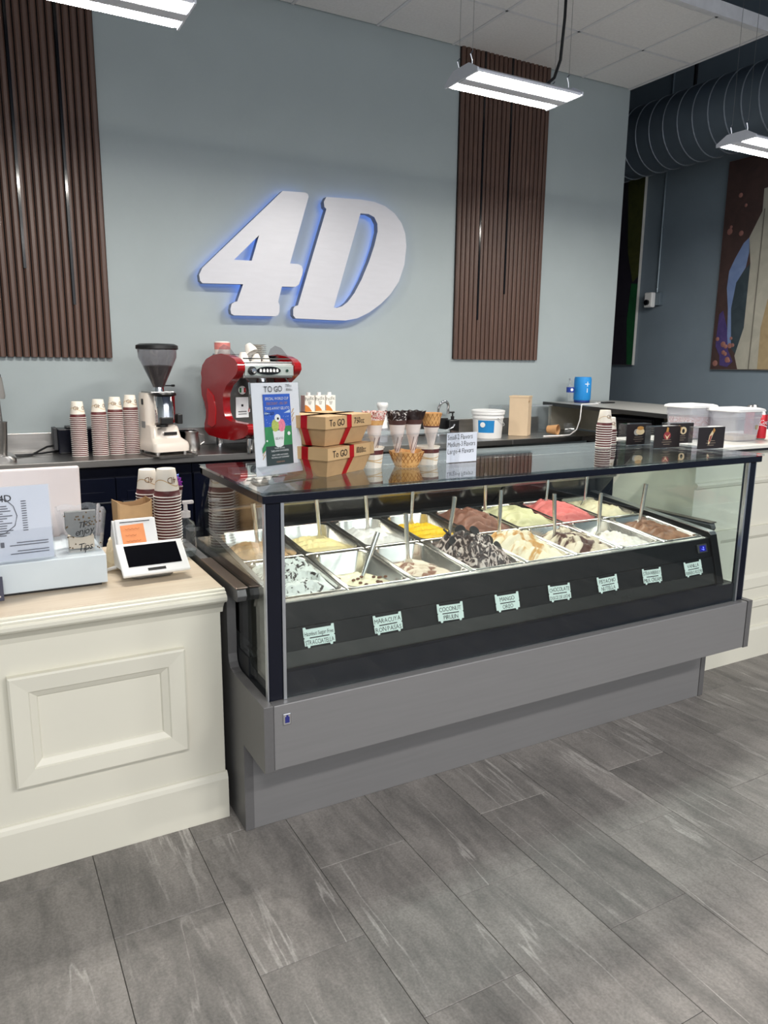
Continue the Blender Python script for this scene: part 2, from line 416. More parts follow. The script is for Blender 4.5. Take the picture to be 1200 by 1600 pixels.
MB().box(-3.2, WX, 1.75, 1.776, CZ - 0.006, CZ + 0.08).box(WX - 0.024, WX + 0.001, 1.75, WY, CZ - 0.006, CZ + 0.08).build('edge_trim', TBAR, cloud)

# ------------------------------------------------------------------ slat panels on the back wall
SLATW = 0.035
def slat_panel(x0, n, z0, z1, label, strips):
    t = thing('slat_panel', label, 'wall panel', (x0, WY - 0.0012, z0))
    pitch = 0.0427
    MB().box(0, n * pitch, -0.008, 0, 0.004, z1 - z0).build('backing', FELT, t)
    me = None
    for k in range(n):
        if me is None:
            b = MB(); w = SLATW / 2
            b.prism([(-w, -0.008), (-w, -0.022), (-w + 0.009, -0.030), (w - 0.009, -0.030), (w, -0.022), (w, -0.008)], 'z', 0, z1 - z0)
            o = b.build('slat', WALNUT, t); me = o.data
        else:
            o = bpy.data.objects.new('slat', me); COL.objects.link(o); o.parent = t
        o.location = ((k + 0.5) * pitch, 0, 0)
    for px, za in strips:
        s_ = MB().box(px - 0.0075, px + 0.0075, -0.031, -0.008, za - z0, z1 - z0).build('black_strip', BLACKGLOSS, t)
        s_['label'] = 'glossy black strip set between the slats'
    return t
slat_panel(0.103 - 20 * 0.0427, 20, 1.55, CZ - 0.002, 'dark walnut slat wall panel at the left edge of the back wall', ((9.0 * 0.0427 + 0.008, 2.06), (15.0 * 0.0427 + 0.01, 1.865)))
slat_panel(2.676, 20, 1.57, CZ - 0.002, 'dark walnut slat wall panel right of the big wall letters', ((5 * 0.0427, 1.88), (11 * 0.0427, 2.09)))

# ------------------------------------------------------------------ the big backlit letters
FOUR = [(1.229, 2.648), (1.39, 2.656), (1.408, 2.65), (1.416, 2.632), (1.275, 2.191), (1.334, 2.191), (1.359, 2.181), (1.368, 2.159), (1.365, 2.127), (1.339, 2.059), (1.312, 2.04), (1.214, 2.037), (1.184, 1.935), (1.195, 1.915), (1.193, 1.87), (1.183, 1.849), (1.164, 1.84), (0.874, 1.835), (0.854, 1.845), (0.849, 1.872), (0.859, 1.908), (0.879, 1.921), (0.897, 1.925), (0.941, 2.037), (0.67, 2.028), (0.654, 2.043), (0.65, 2.079), (0.671, 2.122)]
FOURIN = [(1.059, 2.355), (0.883, 2.187), (1.004, 2.19)]
DEE = [(1.547, 2.645), (1.809, 2.656), (1.919, 2.652), (2.006, 2.632), (2.085, 2.591), (2.143, 2.531), (2.176, 2.461), (2.187, 2.373), (2.173, 2.245), (2.128, 2.122), (2.058, 2.028), (1.978, 1.956), (1.882, 1.892), (1.787, 1.848), (1.693, 1.83), (1.559, 1.829), (1.311, 1.831), (1.293, 1.851), (1.293, 1.891), (1.304, 1.911), (1.329, 1.919), (1.547, 2.566), (1.532, 2.578), (1.528, 2.612)]
DEEIN = [(1.81, 2.564), (1.874, 2.566), (1.92, 2.549), (1.945, 2.508), (1.947, 2.455), (1.922, 2.359), (1.88, 2.247), (1.82, 2.119), (1.761, 2.02), (1.71, 1.959), (1.668, 1.928), (1.626, 1.914), (1.601, 1.915)]
SIGNFACE = mat('sign_face', (196, 196, 203), 0.42, 0.15, var=0.02, scale=8, stretch=(1, 1, 6))
SIGNSIDE = mat('sign_return', (124, 132, 152), 0.4, 0.4)
SIGNLED = mat('sign_led', (90, 140, 255), 0.5, emit=(128, 172, 255), estr=1.0)
def flat_hole(outer, holes, y):
    bm = bmesh.new(); edges = []
    for loop in [outer] + holes:
        vs_ = [bm.verts.new((p[0], y, p[1])) for p in loop]
        for i in range(len(vs_)): edges.append(bm.edges.new((vs_[i], vs_[(i + 1) % len(vs_)])))
    bmesh.ops.triangle_fill(bm, edges=edges, use_beauty=True, use_dissolve=False)
    bm.verts.index_update()
    v = [tuple(q.co) for q in bm.verts]; f = [tuple(w.index for w in p.verts) for p in bm.faces]
    bm.free(); return v, f
def letter(outer, holes, label):
    t = thing('wall_letter', label, 'sign', (0, WY, 0))
    y0, y1 = -0.095, -0.04
    b = MB(); v, f = flat_hole(outer, holes, y0); b.add(v, f, 0); b.build('face', SIGNFACE, t)
    b = MB()
    for lp in [outer] + holes:
        n = len(lp); b.add([(p[0], y0, p[1]) for p in lp] + [(p[0], y1, p[1]) for p in lp], [(i, (i + 1) % n, n + (i + 1) % n, n + i) for i in range(n)], 0)
    b.build('return', SIGNSIDE, t)
    b = MB(); v, f = flat_hole(outer, holes, y1); b.add(v, f, 0); b.build('led_back', SIGNLED, t)
    xs = [p[0] for p in outer]; zs = [p[1] for p in outer]
    return t
def standoffs(t, pts):
    for x, z in pts:
        MB().tube([(x, -0.042, z), (x, 0, z)], 0.006, 8).build('standoff', CHROME, t)
standoffs(letter(FOUR, [FOURIN], 'big white backlit numeral 4 on the back wall'), ((1.25, 2.5), (0.75, 2.1), (1.0, 1.9)))
standoffs(letter(DEE, [DEEIN], 'big white backlit letter D on the back wall'), ((1.65, 2.5), (2.08, 2.3), (1.45, 1.9)))

# ------------------------------------------------------------------ hanging LED high-bay lamps
LED = mat('led_diffuser', (255, 252, 240), 0.5, emit=(255, 250, 240), estr=LED_STRENGTH)
LAMPW = mat('lamp_white', (225, 228, 238), 0.35, var=0.01)
def high_bay():
    t = thing('high_bay_lamp', 'x', 'lamp', (0, 0, 0))
    h = MB()
    prof = [(-0.128, 0.004), (-0.128, 0.016), (-0.06, 0.05), (0.06, 0.05), (0.128, 0.016), (0.128, 0.004), (0.03, 0.004), (-0.03, 0.004)]
    h.prism(prof, 'x', -0.32, 0.32); h.build('housing', LAMPW, t, bevel=0.002)
    MB().box(-0.318, 0.318, -0.036, 0.036, -0.004, 0.012).build('centre_spine', LAMPW, t, bevel=0.002)
    for s in (-1, 1):
        e = MB().prism([(-0.138, 0.0), (-0.138, 0.018), (-0.065, 0.058), (0.065, 0.058), (0.138, 0.018), (0.138, 0.0)], 'x', s * 0.32, s * 0.328)
        e.build('end_plate', LAMPW, t, bevel=0.001)
        y0, y1 = s * 0.078 - 0.038, s * 0.078 + 0.038
        MB().add([(-0.30, y0, 0.0), (0.30, y0, 0.0), (0.30, y1, 0.0), (-0.30, y1, 0.0)], [(0, 3, 2, 1)]).build('led_strip', LED, t, recalc=False)
        for q in (-1, 1):
            MB().tube([(s * 0.3, q * 0.055, 0.05), (s * 0.3, q * 0.055, 0.075), (s * 0.3 - 0.012, q * 0.055, 0.1), (s * 0.3, q * 0.055, 0.115)], 0.0035, 6).build('hook', CHROME, t)
            MB().tube([(s * 0.3, q * 0.055, 0.11), (s * 0.3, q * 0.055, 2.03)], 0.0012, 5).build('wire', STEEL, t)
    MB().tube([(0.05, 0.0, 0.055), (0.14, 0.0, 0.058), (0.2, 0.0, 0.07), (0.25, 0, 0.11), (0.285, 0, 0.2), (0.3, 0, 0.4), (0.305, 0, 0.9), (0.3, 0, 2.03)], 0.008, 8).build('cable', BLACKP, t)
    return t
hb = high_bay(); hb.location = (1.81, 1.265, 2.872)
hb['label'] = 'white LED high-bay lamp hanging in front of the right slat panel'
LG = None
dup(hb, (-0.155, 1.265, 2.872), label='white LED high-bay lamp at the top left corner, over the left slat panel')
dup(hb, (3.83, 1.265, 2.872), label='white LED high-bay lamp at the right edge, in front of the dark duct')

# ------------------------------------------------------------------ dark side wall: duct, paintings, conduit, outlet
DUCTM = mat('dark_duct', (92, 104, 116), 0.45, 0.2, var=0.06, scale=6)
SEAMM = mat('duct_seam', (150, 158, 168), 0.4, 0.5)
t = thing('air_duct', 'dark spiral air duct running under the ceiling along the dark side wall', 'duct', (5.15, 0, 3.63))
MB().lathe([(0.31, 0), (0.31, 6.2)], 40, xf=Matrix.Translation((0, 0.6, 0)) @ Matrix.Rotation(R(-90), 4, 'X')).build('pipe', DUCTM, t)
me = None
for k in range(24):
    y = 1.2 + 0.155 * k
    if me is None:
        ring = MB(); seg = 36
        ring.lathe([(0.309, -0.006), (0.316, -0.003), (0.316, 0.003), (0.309, 0.006)], seg, xf=Matrix.Rotation(R(-90), 4, 'X'))
        o = ring.build('seam', SEAMM, t); me = o.data
    else:
        o = bpy.data.objects.new('seam', me); COL.objects.link(o); o.parent = t
    o.location = (0, y, 0)
MB().box(-0.012, 0.012, 3.0, 3.02, 0.3, 1.27).build('hanger', BLACKP, t)
MB().box(-0.012, 0.012, 1.0, 1.02, 0.3, 1.27).build('hanger', BLACKP, t)

t = thing('conduit', 'thin grey metal conduit running down the dark side wall to an outlet box', 'conduit', (5.6, 3.64, 0))
CONDUIT = mat('conduit_grey', (118, 132, 142), 0.4, 0.4)
MB().tube([(-0.014, 0, 2.27), (-0.014, 0.0, 4.9)], 0.011, 8).build('pipe', CONDUIT, t)
MB().box(-0.02, 0, -0.02, 0.02, 2.9, 2.92).build('clamp', CONDUIT, t)
MB().box(-0.05, 0, -0.07, 0.05, 2.14, 2.27).build('outlet_box', CONDUIT, t, bevel=0.004)
t = thing('security_camera', 'small white wall camera plugged in at the outlet box', 'camera', (5.55, 3.66, 2.14))
MB().box(-0.06, 0, -0.04, 0.06, -0.02, 0.13).build('body', WHITEP, t, bevel=0.012)
MB().lathe([(0.0, 0.0), (0.028, 0.0), (0.028, 0.02), (0.018, 0.026), (0, 0.026)], 16, xf=Matrix.Translation((-0.06, 0.015, 0.03)) @ Matrix.Rotation(R(-90), 4, 'Y')).build('lens', BLACKGLOSS, t)

CANVAS = mat('canvas_edge', (205, 205, 200), 0.8)
def paint(name, a, b, sc=6): return swirl(name, (a, b), scale=sc, dist=1.5, rough=0.6, bump=0.1)
t = thing('painting', 'large abstract painting of a pale draped shape on brown and purple at right', 'painting', (5.5985, 0, 0))
MB().box(-0.03, 0, 1.25, 2.905, 1.505, 3.37).build('canvas', [CANVAS], t)
MB().box(-0.032, -0.0295, 1.252, 2.903, 1.507, 3.368).build('ground', paint('paint_brown', (58, 44, 44), (88, 66, 62)), t)
sh = {'blue_patch': ([(2.62, 2.675), (2.672, 2.633), (2.744, 2.511), (2.796, 2.4), (2.803, 2.25), (2.771, 2.061), (2.742, 1.718), (2.69, 1.7), (2.731, 2.059), (2.709, 2.292), (2.627, 2.417), (2.608, 2.545)], paint('paint_blue', (96, 120, 170), (140, 160, 200)), 0.0005),
      'dark_patch': ([(2.626, 2.408), (2.709, 2.292), (2.737, 2.06), (2.696, 1.701), (2.632, 1.632), (2.584, 1.885), (2.575, 2.216), (2.583, 2.445)], paint('paint_teal', (34, 44, 54), (70, 84, 92)), 0.001),
      'pale_patch': ([(2.62, 2.675), (2.516, 2.882), (2.52, 3.07), (2.416, 3.081), (1.9, 3.0), (1.6, 1.52), (2.608, 1.51), (2.652, 1.632), (2.584, 1.885), (2.583, 2.445)], paint('paint_pale', (150, 148, 138), (196, 192, 178), 4), 0.0015),
      'purple_patch': ([(2.82, 2.047), (2.857, 2.014), (2.866, 1.824), (2.865, 1.72), (2.813, 1.632), (2.803, 1.544), (2.72, 1.528), (2.666, 1.58), (2.728, 1.684), (2.762, 1.89)], paint('paint_purple', (52, 44, 96), (92, 76, 130), 14), 0.002),
      'wood_patch': ([(2.375, 2.121), (2.414, 1.879), (2.406, 1.512), (2.0, 1.512), (2.2, 2.3)], paint('paint_wood', (140, 120, 88), (186, 166, 130), 8), 0.0025)}
for k, (pts, m_, d) in sh.items():
    MB().prism(pts, 'x', -0.032 - d, -0.031, 0).build(k, m_, t)
for k in range(26):
    rr = random.Random(k); y = rr.uniform(2.66, 2.86); z = rr.choice([rr.uniform(1.56, 1.8), rr.uniform(2.5, 3.1)])
    if k < 16: MB().lathe([(rr.uniform(0.014, 0.03), 0), (0.012, 0.003)], 10, xf=Matrix.Translation((-0.034, y, z)) @ Matrix.Rotation(R(-90), 4, 'Y')).build('blossom', mat('paint_blossom', (150, 104, 96), 0.6, var=0.2), t)
MB().box(-0.036, -0.03, 2.49, 2.5, 1.51, 2.9).build('seam_line', mat('paint_seam', (112, 108, 100), 0.7), t)
t = thing('painting', 'narrow dark green abstract painting beside the end of the back wall', 'painting', (5.5985, 0, 0))
MB().box(-0.035, 0, 3.885, 4.75, 1.537, 3.47).build('canvas', [CANVAS], t)
MB().box(-0.037, -0.0345, 3.887, 4.748, 1.539, 3.468).build('ground', paint('paint_night', (26, 24, 34), (50, 44, 56)), t)
MB().prism([(3.975, 2.386), (3.889, 2.376), (3.889, 1.541), (3.96, 1.541), (4.0, 2.0)], 'x', -0.0385, -0.036).build('green_patch', paint('paint_green', (20, 70, 40), (34, 104, 58)), t)
MB().prism([(4.12, 3.46), (3.889, 3.46), (3.889, 2.45), (3.96, 2.396), (4.054, 2.711)], 'x', -0.0385, -0.036).build('olive_patch', paint('paint_olive', (52, 58, 30), (90, 92, 44), 9), t)

# ------------------------------------------------------------------ left service counter
CT = 0.826
t = thing('service_counter', 'cream panelled service counter with a light oak top, left of the gelato case', 'counter', (0, 0, 0))
MB().box(-2.6, -0.055, 0.30, 0.98, 0.0, 0.775).build('body', CREAM, t, bevel=0.003)
MB().prism([(0.300, 0), (0.282, 0), (0.282, 0.145), (0.287, 0.158), (0.293, 0.166), (0.300, 0.168)], 'x', -2.6, -0.052).build('baseboard', CREAM, t, bevel=0.001)
nose = [(0.30, 0.735), (0.294, 0.752), (0.280, 0.770), (0.262, 0.780), (0.250, 0.783), (0.244, 0.790), (0.244, 0.800), (0.249, 0.806), (0.255, 0.807), (0.255, 0.813), (0.260, 0.815), (0.266, 0.815), (0.266, 0.821), (0.272, 0.8225), (0.285, 0.8225), (0.285, 0.77), (0.30, 0.77)]
MB().prism(nose, 'x', -2.6, -0.047).build('nosing', CREAM, t)
MB().box(-2.6, -0.050, 0.283, 1.0, 0.776, CT - 0.0006).build('worktop', OAK, t, bevel=0.002)
# picture-frame moulding: four mitred pieces
X0, X1, Z0, Z1 = -0.692, -0.181, 0.287, 0.638
prof = [(0.0, 0.0), (0.0, 0.022), (0.006, 0.026), (0.052, 0.021), (0.056, 0.016), (0.074, 0.006), (0.078, 0.0)]   # (inset, proud)
def frame_ring(d): return [(X0 + d, Z0 + d), (X1 - d, Z0 + d), (X1 - d, Z1 - d), (X0 + d, Z1 - d)]
for k in range(4):
    a = MB(); rings = []
    for end in (k, (k + 1) % 4):
        rings.append([(frame_ring(d)[end][0], 0.30 - h, frame_ring(d)[end][1]) for d, h in prof])
    a.loft(rings); a.build('moulding', CREAM, t)

# ------------------------------------------------------------------ the gelato case
LC = 2.2
t = CASE = thing('gelato_display_case', 'long glass gelato display case with grey front and navy frame', 'display case', (0, 0, 0))
MB().box(0.002, LC - 0.002, -0.029, 0.03, 0.318, 0.53).build('fascia', TAUPE, t, bevel=0.003)
MB().box(0.0, LC, 0.176, 0.2, 0.0, 0.33).build('plinth', TAUPE, t, bevel=0.002)
endp = [(-0.031, 0.316), (-0.031, 0.532), (0.262, 0.532), (0.288, 0.538), (0.304, 0.553), (0.311, 0.58), (0.311, 0.793), (0.20, 0.793), (0.188, 0.812), (0.20, 0.836), (0.95, 0.836), (0.95, 0.0), (0.173, 0.0), (0.173, 0.316)]
MB().prism(endp, 'x', -0.030, 0.0).build('end_panel', TAUPED, t, bevel=0.002)
MB().prism(endp, 'x', LC, LC + 0.03).build('end_panel', TAUPED, t, bevel=0.002)
MB().box(0.003, LC - 0.003, 0.2, 0.95, 0.02, 0.60).box(0.003, LC - 0.003, 0.03, 0.2, 0.325, 0.53).box(0.003, LC - 0.003, 0.88, 0.95, 0.6, 0.88).build('carcass', CASEDARK, t)
for xa in (-0.034, LC - 0.004): MB().box(xa, xa + 0.038, 0.19, 0.6, 0.8361, 0.842).build('side_cap', BRONZE, t, bevel=0.002)
# black band at the foot of the front glass, gutter, sloped label board in three strips
MB().box(0.05, LC - 0.05, 0.008, 0.03, 0.53, 0.612).build('foot_band', NAVY, t)
MB().box(0.03, LC - 0.03, 0.03, 0.30, 0.53, 0.606).build('gutter', CASEBLACK, t)
MB().prism([(0.106, 0.800), (0.0835, 0.722), (0.0985, 0.718), (0.125, 0.800)], 'x', 0.075, LC - 0.125).build('label_board_upper', CASEBLACK, t, bevel=0.001)
MB().prism([(0.0785, 0.723), (0.0585, 0.655), (0.0735, 0.650), (0.0935, 0.718)], 'x', 0.075, LC - 0.125).build('label_rail', CASEBLACK, t, bevel=0.001)
MB().prism([(0.0615, 0.655), (0.046, 0.603), (0.066, 0.603), (0.0785, 0.652)], 'x', 0.075, LC - 0.125).build('label_board_lower', mat('case_satin', (60, 58, 56), 0.22, 0.6), t)
for xa in (0.052, LC - 0.122):
    MB().prism([(0.040, 0.603), (0.100, 0.812), (0.112, 0.822), (0.86, 0.894), (0.86, 0.60), (0.2, 0.60)], 'x', xa, xa + 0.022 + (0.02 if xa > 1 else 0)).build('end_cheek', CASEBLACK, t, bevel=0.006)
    MB().prism([(0.1, 0.8135), (0.112, 0.8235), (0.86, 0.8955), (0.86, 0.898), (0.11, 0.8265), (0.098, 0.815)], 'x', xa + 0.002, xa + 0.02 + (0.02 if xa > 1 else 0)).build('cheek_trim', SILVER, t)
# pan deck
MB().prism([(0.13, 0.655), (0.86, 0.725), (0.86, 0.66), (0.13, 0.61)], 'x', 0.0742, LC - 0.1255).build('well_floor', CASEDARK, t)
MB().prism([(0.8335, 0.8685), (0.86, 0.8705), (0.86, 0.72), (0.8335, 0.72)], 'x', 0.0742, LC - 0.1255).build('rear_rest', CASEDARK, t)
MB().prism([(0.104, 0.799), (0.104, 0.803), (0.118, 0.806), (0.118, 0.799)], 'x', 0.075, LC - 0.125).build('front_lip', PANSTEEL, t)
# frame
for xa, s in ((0.0, 1), (LC - 0.045, -1)):
    MB().box(xa, xa + 0.045, 0.001, 0.03, 0.531, 1.142).build('post', NAVY, t, bevel=0.003)
    MB().box(xa + (0.045 if s > 0 else -0.010), xa + (0.055 if s > 0 else 0.0), -0.003, 0.012, 0.531, 1.142).build('post_trim', SILVER, t)
    MB().box(xa + (-0.004 if s > 0 else 0.045), xa + (0 if s > 0 else 0.049), 0.003, 0.02, 0.531, 1.142).build('post_trim', SILVER, t)
MB().box(-0.012, LC + 0.02, -0.010, 0.03, 1.142, 1.168).build('top_rail_front', NAVY, t, bevel=0.003)
MB().box(-0.012, 0.03, 0.03, 0.64, 1.142, 1.168).build('top_rail_side', NAVY, t, bevel=0.003)
MB().box(LC - 0.022, LC + 0.02, 0.03, 0.64, 1.142, 1.168).build('top_rail_side', NAVY, t, bevel=0.003)
MB().box(-0.012, LC + 0.02, 0.61, 0.64, 1.142, 1.168).build('top_rail_rear', NAVY, t, bevel=0.003)
MB().box(-0.016, LC + 0.026, -0.014, 0.645, 1.1682, 1.1765).build('top_glass', TOPGLASS, t)
MB().box(0.0555, LC - 0.0555, 0.0, 0.0055, 0.532, 1.142).build('front_glass', GLASS, t)
sg = [(0.03, 0.55), (0.30, 0.55), (0.30, 0.83), (0.86, 0.83), (0.635, 1.142), (0.03, 1.142)]
MB().prism(sg, 'x', 0.006, 0.012).build('side_glass', GLASS, t)
MB().prism(sg, 'x', LC - 0.012, LC - 0.006).build('side_glass', GLASS, t)
REARDOOR = mat('rear_door_dark', (34, 33, 36), 0.18, var=0.04)
rd = [(0.62, 1.14), (0.635, 1.14), (0.865, 0.885), (0.85, 0.885)]
for k, (xa, xb) in enumerate(((0.03, 0.76), (0.74, 1.48), (1.46, LC - 0.03))):
    o_ = 0.006 * (k % 2)
    MB().prism([(y + o_, z) for y, z in rd], 'x', xa, xb).build('rear_door', REARDOOR, t)
MB().prism([(0.75, 0.985), (0.757, 0.992), (0.764, 0.984), (0.757, 0.977)], 'x', 0.03, LC - 0.03).build('rear_door_rail', STEEL, t)
# canopy light inside the top front rail
MB().box(0.08, LC - 0.08, 0.034, 0.05, 1.146, 1.164).build('canopy_lamp_housing', SILVER, t)
MB().add([(0.09, 0.036, 1.1455), (LC - 0.09, 0.036, 1.1455), (LC - 0.09, 0.049, 1.1455), (0.09, 0.049, 1.1455)], [(0, 1, 2, 3)]).build('canopy_lamp', mat('canopy_led', (255, 250, 240), 0.5, emit=(255, 246, 232), estr=10), t)
MB().box(0.08, LC - 0.08, 0.560, 0.609, 1.146, 1.164).build('canopy_lamp_housing', SILVER, t)
MB().add([(0.09, 0.562, 1.1455), (LC - 0.09, 0.562, 1.1455), (LC - 0.09, 0.606, 1.1455), (0.09, 0.606, 1.1455)], [(0, 1, 2, 3)]).build('canopy_lamp', MATS['canopy_led'], t)
b = MB().box(0.030, 0.056, -0.0335, -0.028, 0.462, 0.500); b.build('badge', CHROME, t, bevel=0.003)
MB().box(0.036, 0.050, -0.0345, -0.033, 0.470, 0.490).box(0.040, 0.046, -0.0345, -0.033, 0.490, 0.495).build('badge_mark', mat('badge_blue', (40, 44, 120), 0.3), t)
# temperature display
xf = Matrix.Translation((2.018, 0.092, 0.762)) @ Matrix.Rotation(R(-16), 4, 'X')
b = MB().box(-0.030, 0.030, -0.006, 0.004, -0.019, 0.019, 0, xf); b.build('display_bezel', DARKP, t, bevel=0.002)
MB().box(-0.019, 0.019, -0.0075, -0.005, -0.0125, 0.0125, 0, xf).build('display_screen', mat('display_blue', (10, 10, 70), 0.2, emit=(20, 20, 160), estr=0.5), t)
b = MB().text('-2', (0, 0, 0), (1, 0, 0), (0, 0, 1), 0.02, align='c'); b.v = [tuple(xf @ Vector((v[0], -0.0082, v[2] - 0.007))) for v in b.v]
b.build('display_digits', mat('display_digit', (120, 130, 255), 0.4, emit=(90, 100, 255), estr=3), t, recalc=False)

# flavour cards along the label rail
CARD = mat('card_mint', (222, 236, 232), 0.6, var=0.015)
cards = [('Hazelnut Sugar Free', 'STRACCIATELLA'), ('MARACUYA', 'RON PASAS'), ('COCONUT', 'PIRULIN'), ('MANGO', 'OREO'), ('CHOCOLATE', 'DULCE DE LECHE'), ('PISTACHIO', 'NUTELLA'), ('STRAWBERRY', 'MILK CREAM'), ('VANILLA', 'FERRERO ROCHE')]
clab = ['white flavour card lettered stracciatella, first from the left on the label rail', 'white flavour card lettered maracuya and ron pasas, second from the left', 'white flavour card lettered coconut, third from the left on the label rail',
        'white flavour card lettered mango, fourth from the left on the label rail', 'white flavour card lettered chocolate and dulce de leche, fifth from the left', 'white flavour card lettered pistachio, sixth from the left on the label rail',
        'white flavour card lettered strawberry and milk cream, seventh from the left', 'white flavour card lettered vanilla, last at the right under the blue display']
sl = Vector((0, 0.294, 0.956)).normalized()         # up along the rail
for i, (a, c) in enumerate(cards):
    x = 0.193 + 0.2495 * i; jr = random.Random(i + 50)
    t = thing('flavor_card', clab[i], 'label', (x, 0.0655, 0.6885))
    nrm = Vector((0, -0.956, 0.294))
    M4 = Matrix(((1, 0, 0, 0), (0, nrm.y * -1, sl.y, 0), (0, nrm.z * -1, sl.z, 0), (0, 0, 0, 1)))   # local x, depth, up
    M4 = Matrix.Translation((0, -0.002, 0)) @ M4 @ Matrix.Rotation(jr.uniform(-0.02, 0.03), 4, 'Y')
    sc = 0.94
    body = [(-0.056, -0.027), (-0.047, -0.027), (-0.045, -0.034), (-0.038, -0.034), (-0.036, -0.028), (0.036, -0.028), (0.038, -0.034), (0.045, -0.034), (0.047, -0.027), (0.056, -0.027), (0.057, -0.004), (0.053, -0.001), (0.057, 0.002), (0.057, 0.035), (0.048, 0.035), (0.046, 0.028), (-0.046, 0.028), (-0.048, 0.035), (-0.057, 0.035), (-0.057, 0.002), (-0.053, -0.001), (-0.057, -0.004)]
    MB().prism([(p[0] * sc, p[1] * sc) for p in body], 'y', -0.0018, 0.0, xf=M4).build('holder', CARD, t)
    MB().box(-0.034, 0.034, -0.0024, -0.0017, -0.0035, 0.0, xf=M4).build('slot', INK, t)
    b = MB()
    for s_, zc in ((a, 0.0055), (c, -0.0225)):
        n = len(s_); size = 0.0215 if n <= 10 else (0.0205 if n <= 13 else 0.018)
        b.text(s_, (0, 0, zc), (1, 0, 0), (0, 0, 1), size, align='c', jit=0.07, cond=0.88, gap=0.06, maxw=0.100)
    b.v = [tuple(M4 @ Vector((v[0], -0.0024, v[2]))) for v in b.v]
    b.build('lettering', INK, t, recalc=False)

# pans, gelato, spades
SLOPE = 0.098
tilt = math.atan(SLOPE)
def deckz(y): return 0.803 + SLOPE * (y - 0.12)
def pan_mesh():
    w, d, h = 0.1235, 0.1775, 0.12
    rings = []
    def rr(ix, iy, r, z): return [(x, y, z) for x, y in rrect(-ix, ix, -iy, iy, r, 5)]
    rings = [rr(w, d, 0.012, -0.003), rr(w, d, 0.012, 0.0), rr(w - 0.005, d - 0.005, 0.012, 0.0045), rr(w - 0.013, d - 0.013, 0.03, 0.0045), rr(w - 0.017, d - 0.017, 0.034, 0.0), rr(w - 0.022, d - 0.022, 0.036, -h + 0.015), rr(w - 0.035, d - 0.035, 0.036, -h)]
    b = MB(); b.loft(rings, 0, True, caps=(False, True)); return b
pan0 = None
YF, YB = 0.2985, 0.6545
front = ['stracciatella', 'ron', 'pirulin', 'cookie', 'dulce', 'nut', 'milk', 'chocnut']
back = ['hazelnut', 'maracuya', 'coconut', 'mango', 'chocolate', 'pistachio', 'strawberry', 'vanilla']
FM = {
 'stracciatella': swirl('gelato_stracciatella', ((44, 34, 34), (60, 50, 48), (232, 234, 230), (244, 245, 242)), 30, 1.2, pos=[0, 0.40, 0.45, 1], stretch=(1, 1.6, 1)),
 'ron': swirl('gelato_ron', ((238, 226, 188), (248, 240, 212)), 12, 1.5),
 'pirulin': swirl('gelato_pirulin', ((104, 66, 52), (150, 106, 86), (226, 206, 184), (240, 228, 210)), 7, 2.5, pos=[0, 0.45, 0.50, 1]),
 'cookie': swirl('gelato_cookie', ((36, 24, 26), (52, 34, 34), (196, 176, 168), (240, 232, 226)), 20, 2.2, pos=[0, 0.50, 0.56, 0.8], stretch=(1.8, 1, 1)),
 'dulce': swirl('gelato_dulce', ((186, 120, 54), (214, 162, 96), (248, 234, 206), (252, 244, 226)), 7, 2.0, pos=[0, 0.40, 0.48, 1]),
 'nut': swirl('gelato_nut', ((56, 28, 24), (84, 46, 38), (222, 204, 180), (244, 234, 214)), 6, 2.2, pos=[0, 0.45, 0.50, 0.75]),
 'milk': swirl('gelato_milk', ((214, 170, 130), (240, 232, 222), (250, 248, 244)), 26, 1.0, pos=[0.2, 0.42, 1]),
 'chocnut': swirl('gelato_chocnut', ((92, 60, 46), (150, 108, 84), (182, 138, 110)), 9, 1.8, pos=[0.25, 0.48, 0.8]),
 'hazelnut': swirl('gelato_hazelnut', ((226, 184, 136), (238, 206, 164)), 10, 1),
 'maracuya': swirl('gelato_maracuya', ((240, 220, 150), (246, 234, 186)), 8, 1),
 'coconut': swirl('gelato_coconut', ((236, 236, 236), (250, 250, 250)), 14, 1),
 'mango': swirl('gelato_mango', ((252, 200, 6), (255, 216, 30)), 8, 1),
 'chocolate': swirl('gelato_chocolate', ((126, 84, 70), (166, 118, 100)), 10, 1.5),
 'pistachio': swirl('gelato_pistachio', ((222, 220, 168), (236, 234, 196)), 9, 1),
 'strawberry': swirl('gelato_strawberry', ((226, 112, 112), (242, 146, 142)), 10, 1.4),
 'vanilla': swirl('gelato_vanilla', ((236, 228, 188), (246, 240, 212)), 9, 1)}
# (fill level at the back, at the front, mound height, ridges)
FILL = {'stracciatella': (-0.010, -0.008, 0.040, 'ledge'), 'ron': (-0.085, -0.030, 0.016, 'lumpy'), 'pirulin': (-0.070, -0.026, 0.022, 'fold'), 'cookie': (-0.020, -0.020, 0.075, 'fold'), 'dulce': (-0.016, -0.012, 0.055, 'fold'),
        'nut': (-0.045, -0.010, 0.046, 'fold'), 'milk': (-0.06, -0.016, 0.030, 'lumpy'), 'chocnut': (-0.035, -0.012, 0.034, 'fold'), 'hazelnut': (-0.06, -0.02, 0.03, 'ledge'), 'maracuya': (-0.055, -0.020, 0.022, 'ledge'), 'coconut': (-0.05, -0.02, 0.03, 'lumpy'),
        'mango': (-0.045, -0.016, 0.02, 'ledge'), 'chocolate': (-0.008, -0.006, 0.044, 'fold'), 'pistachio': (-0.012, -0.008, 0.036, 'fold'), 'strawberry': (-0.010, -0.006, 0.040, 'fold'), 'vanilla': (-0.02, -0.014, 0.030, 'lumpy')}
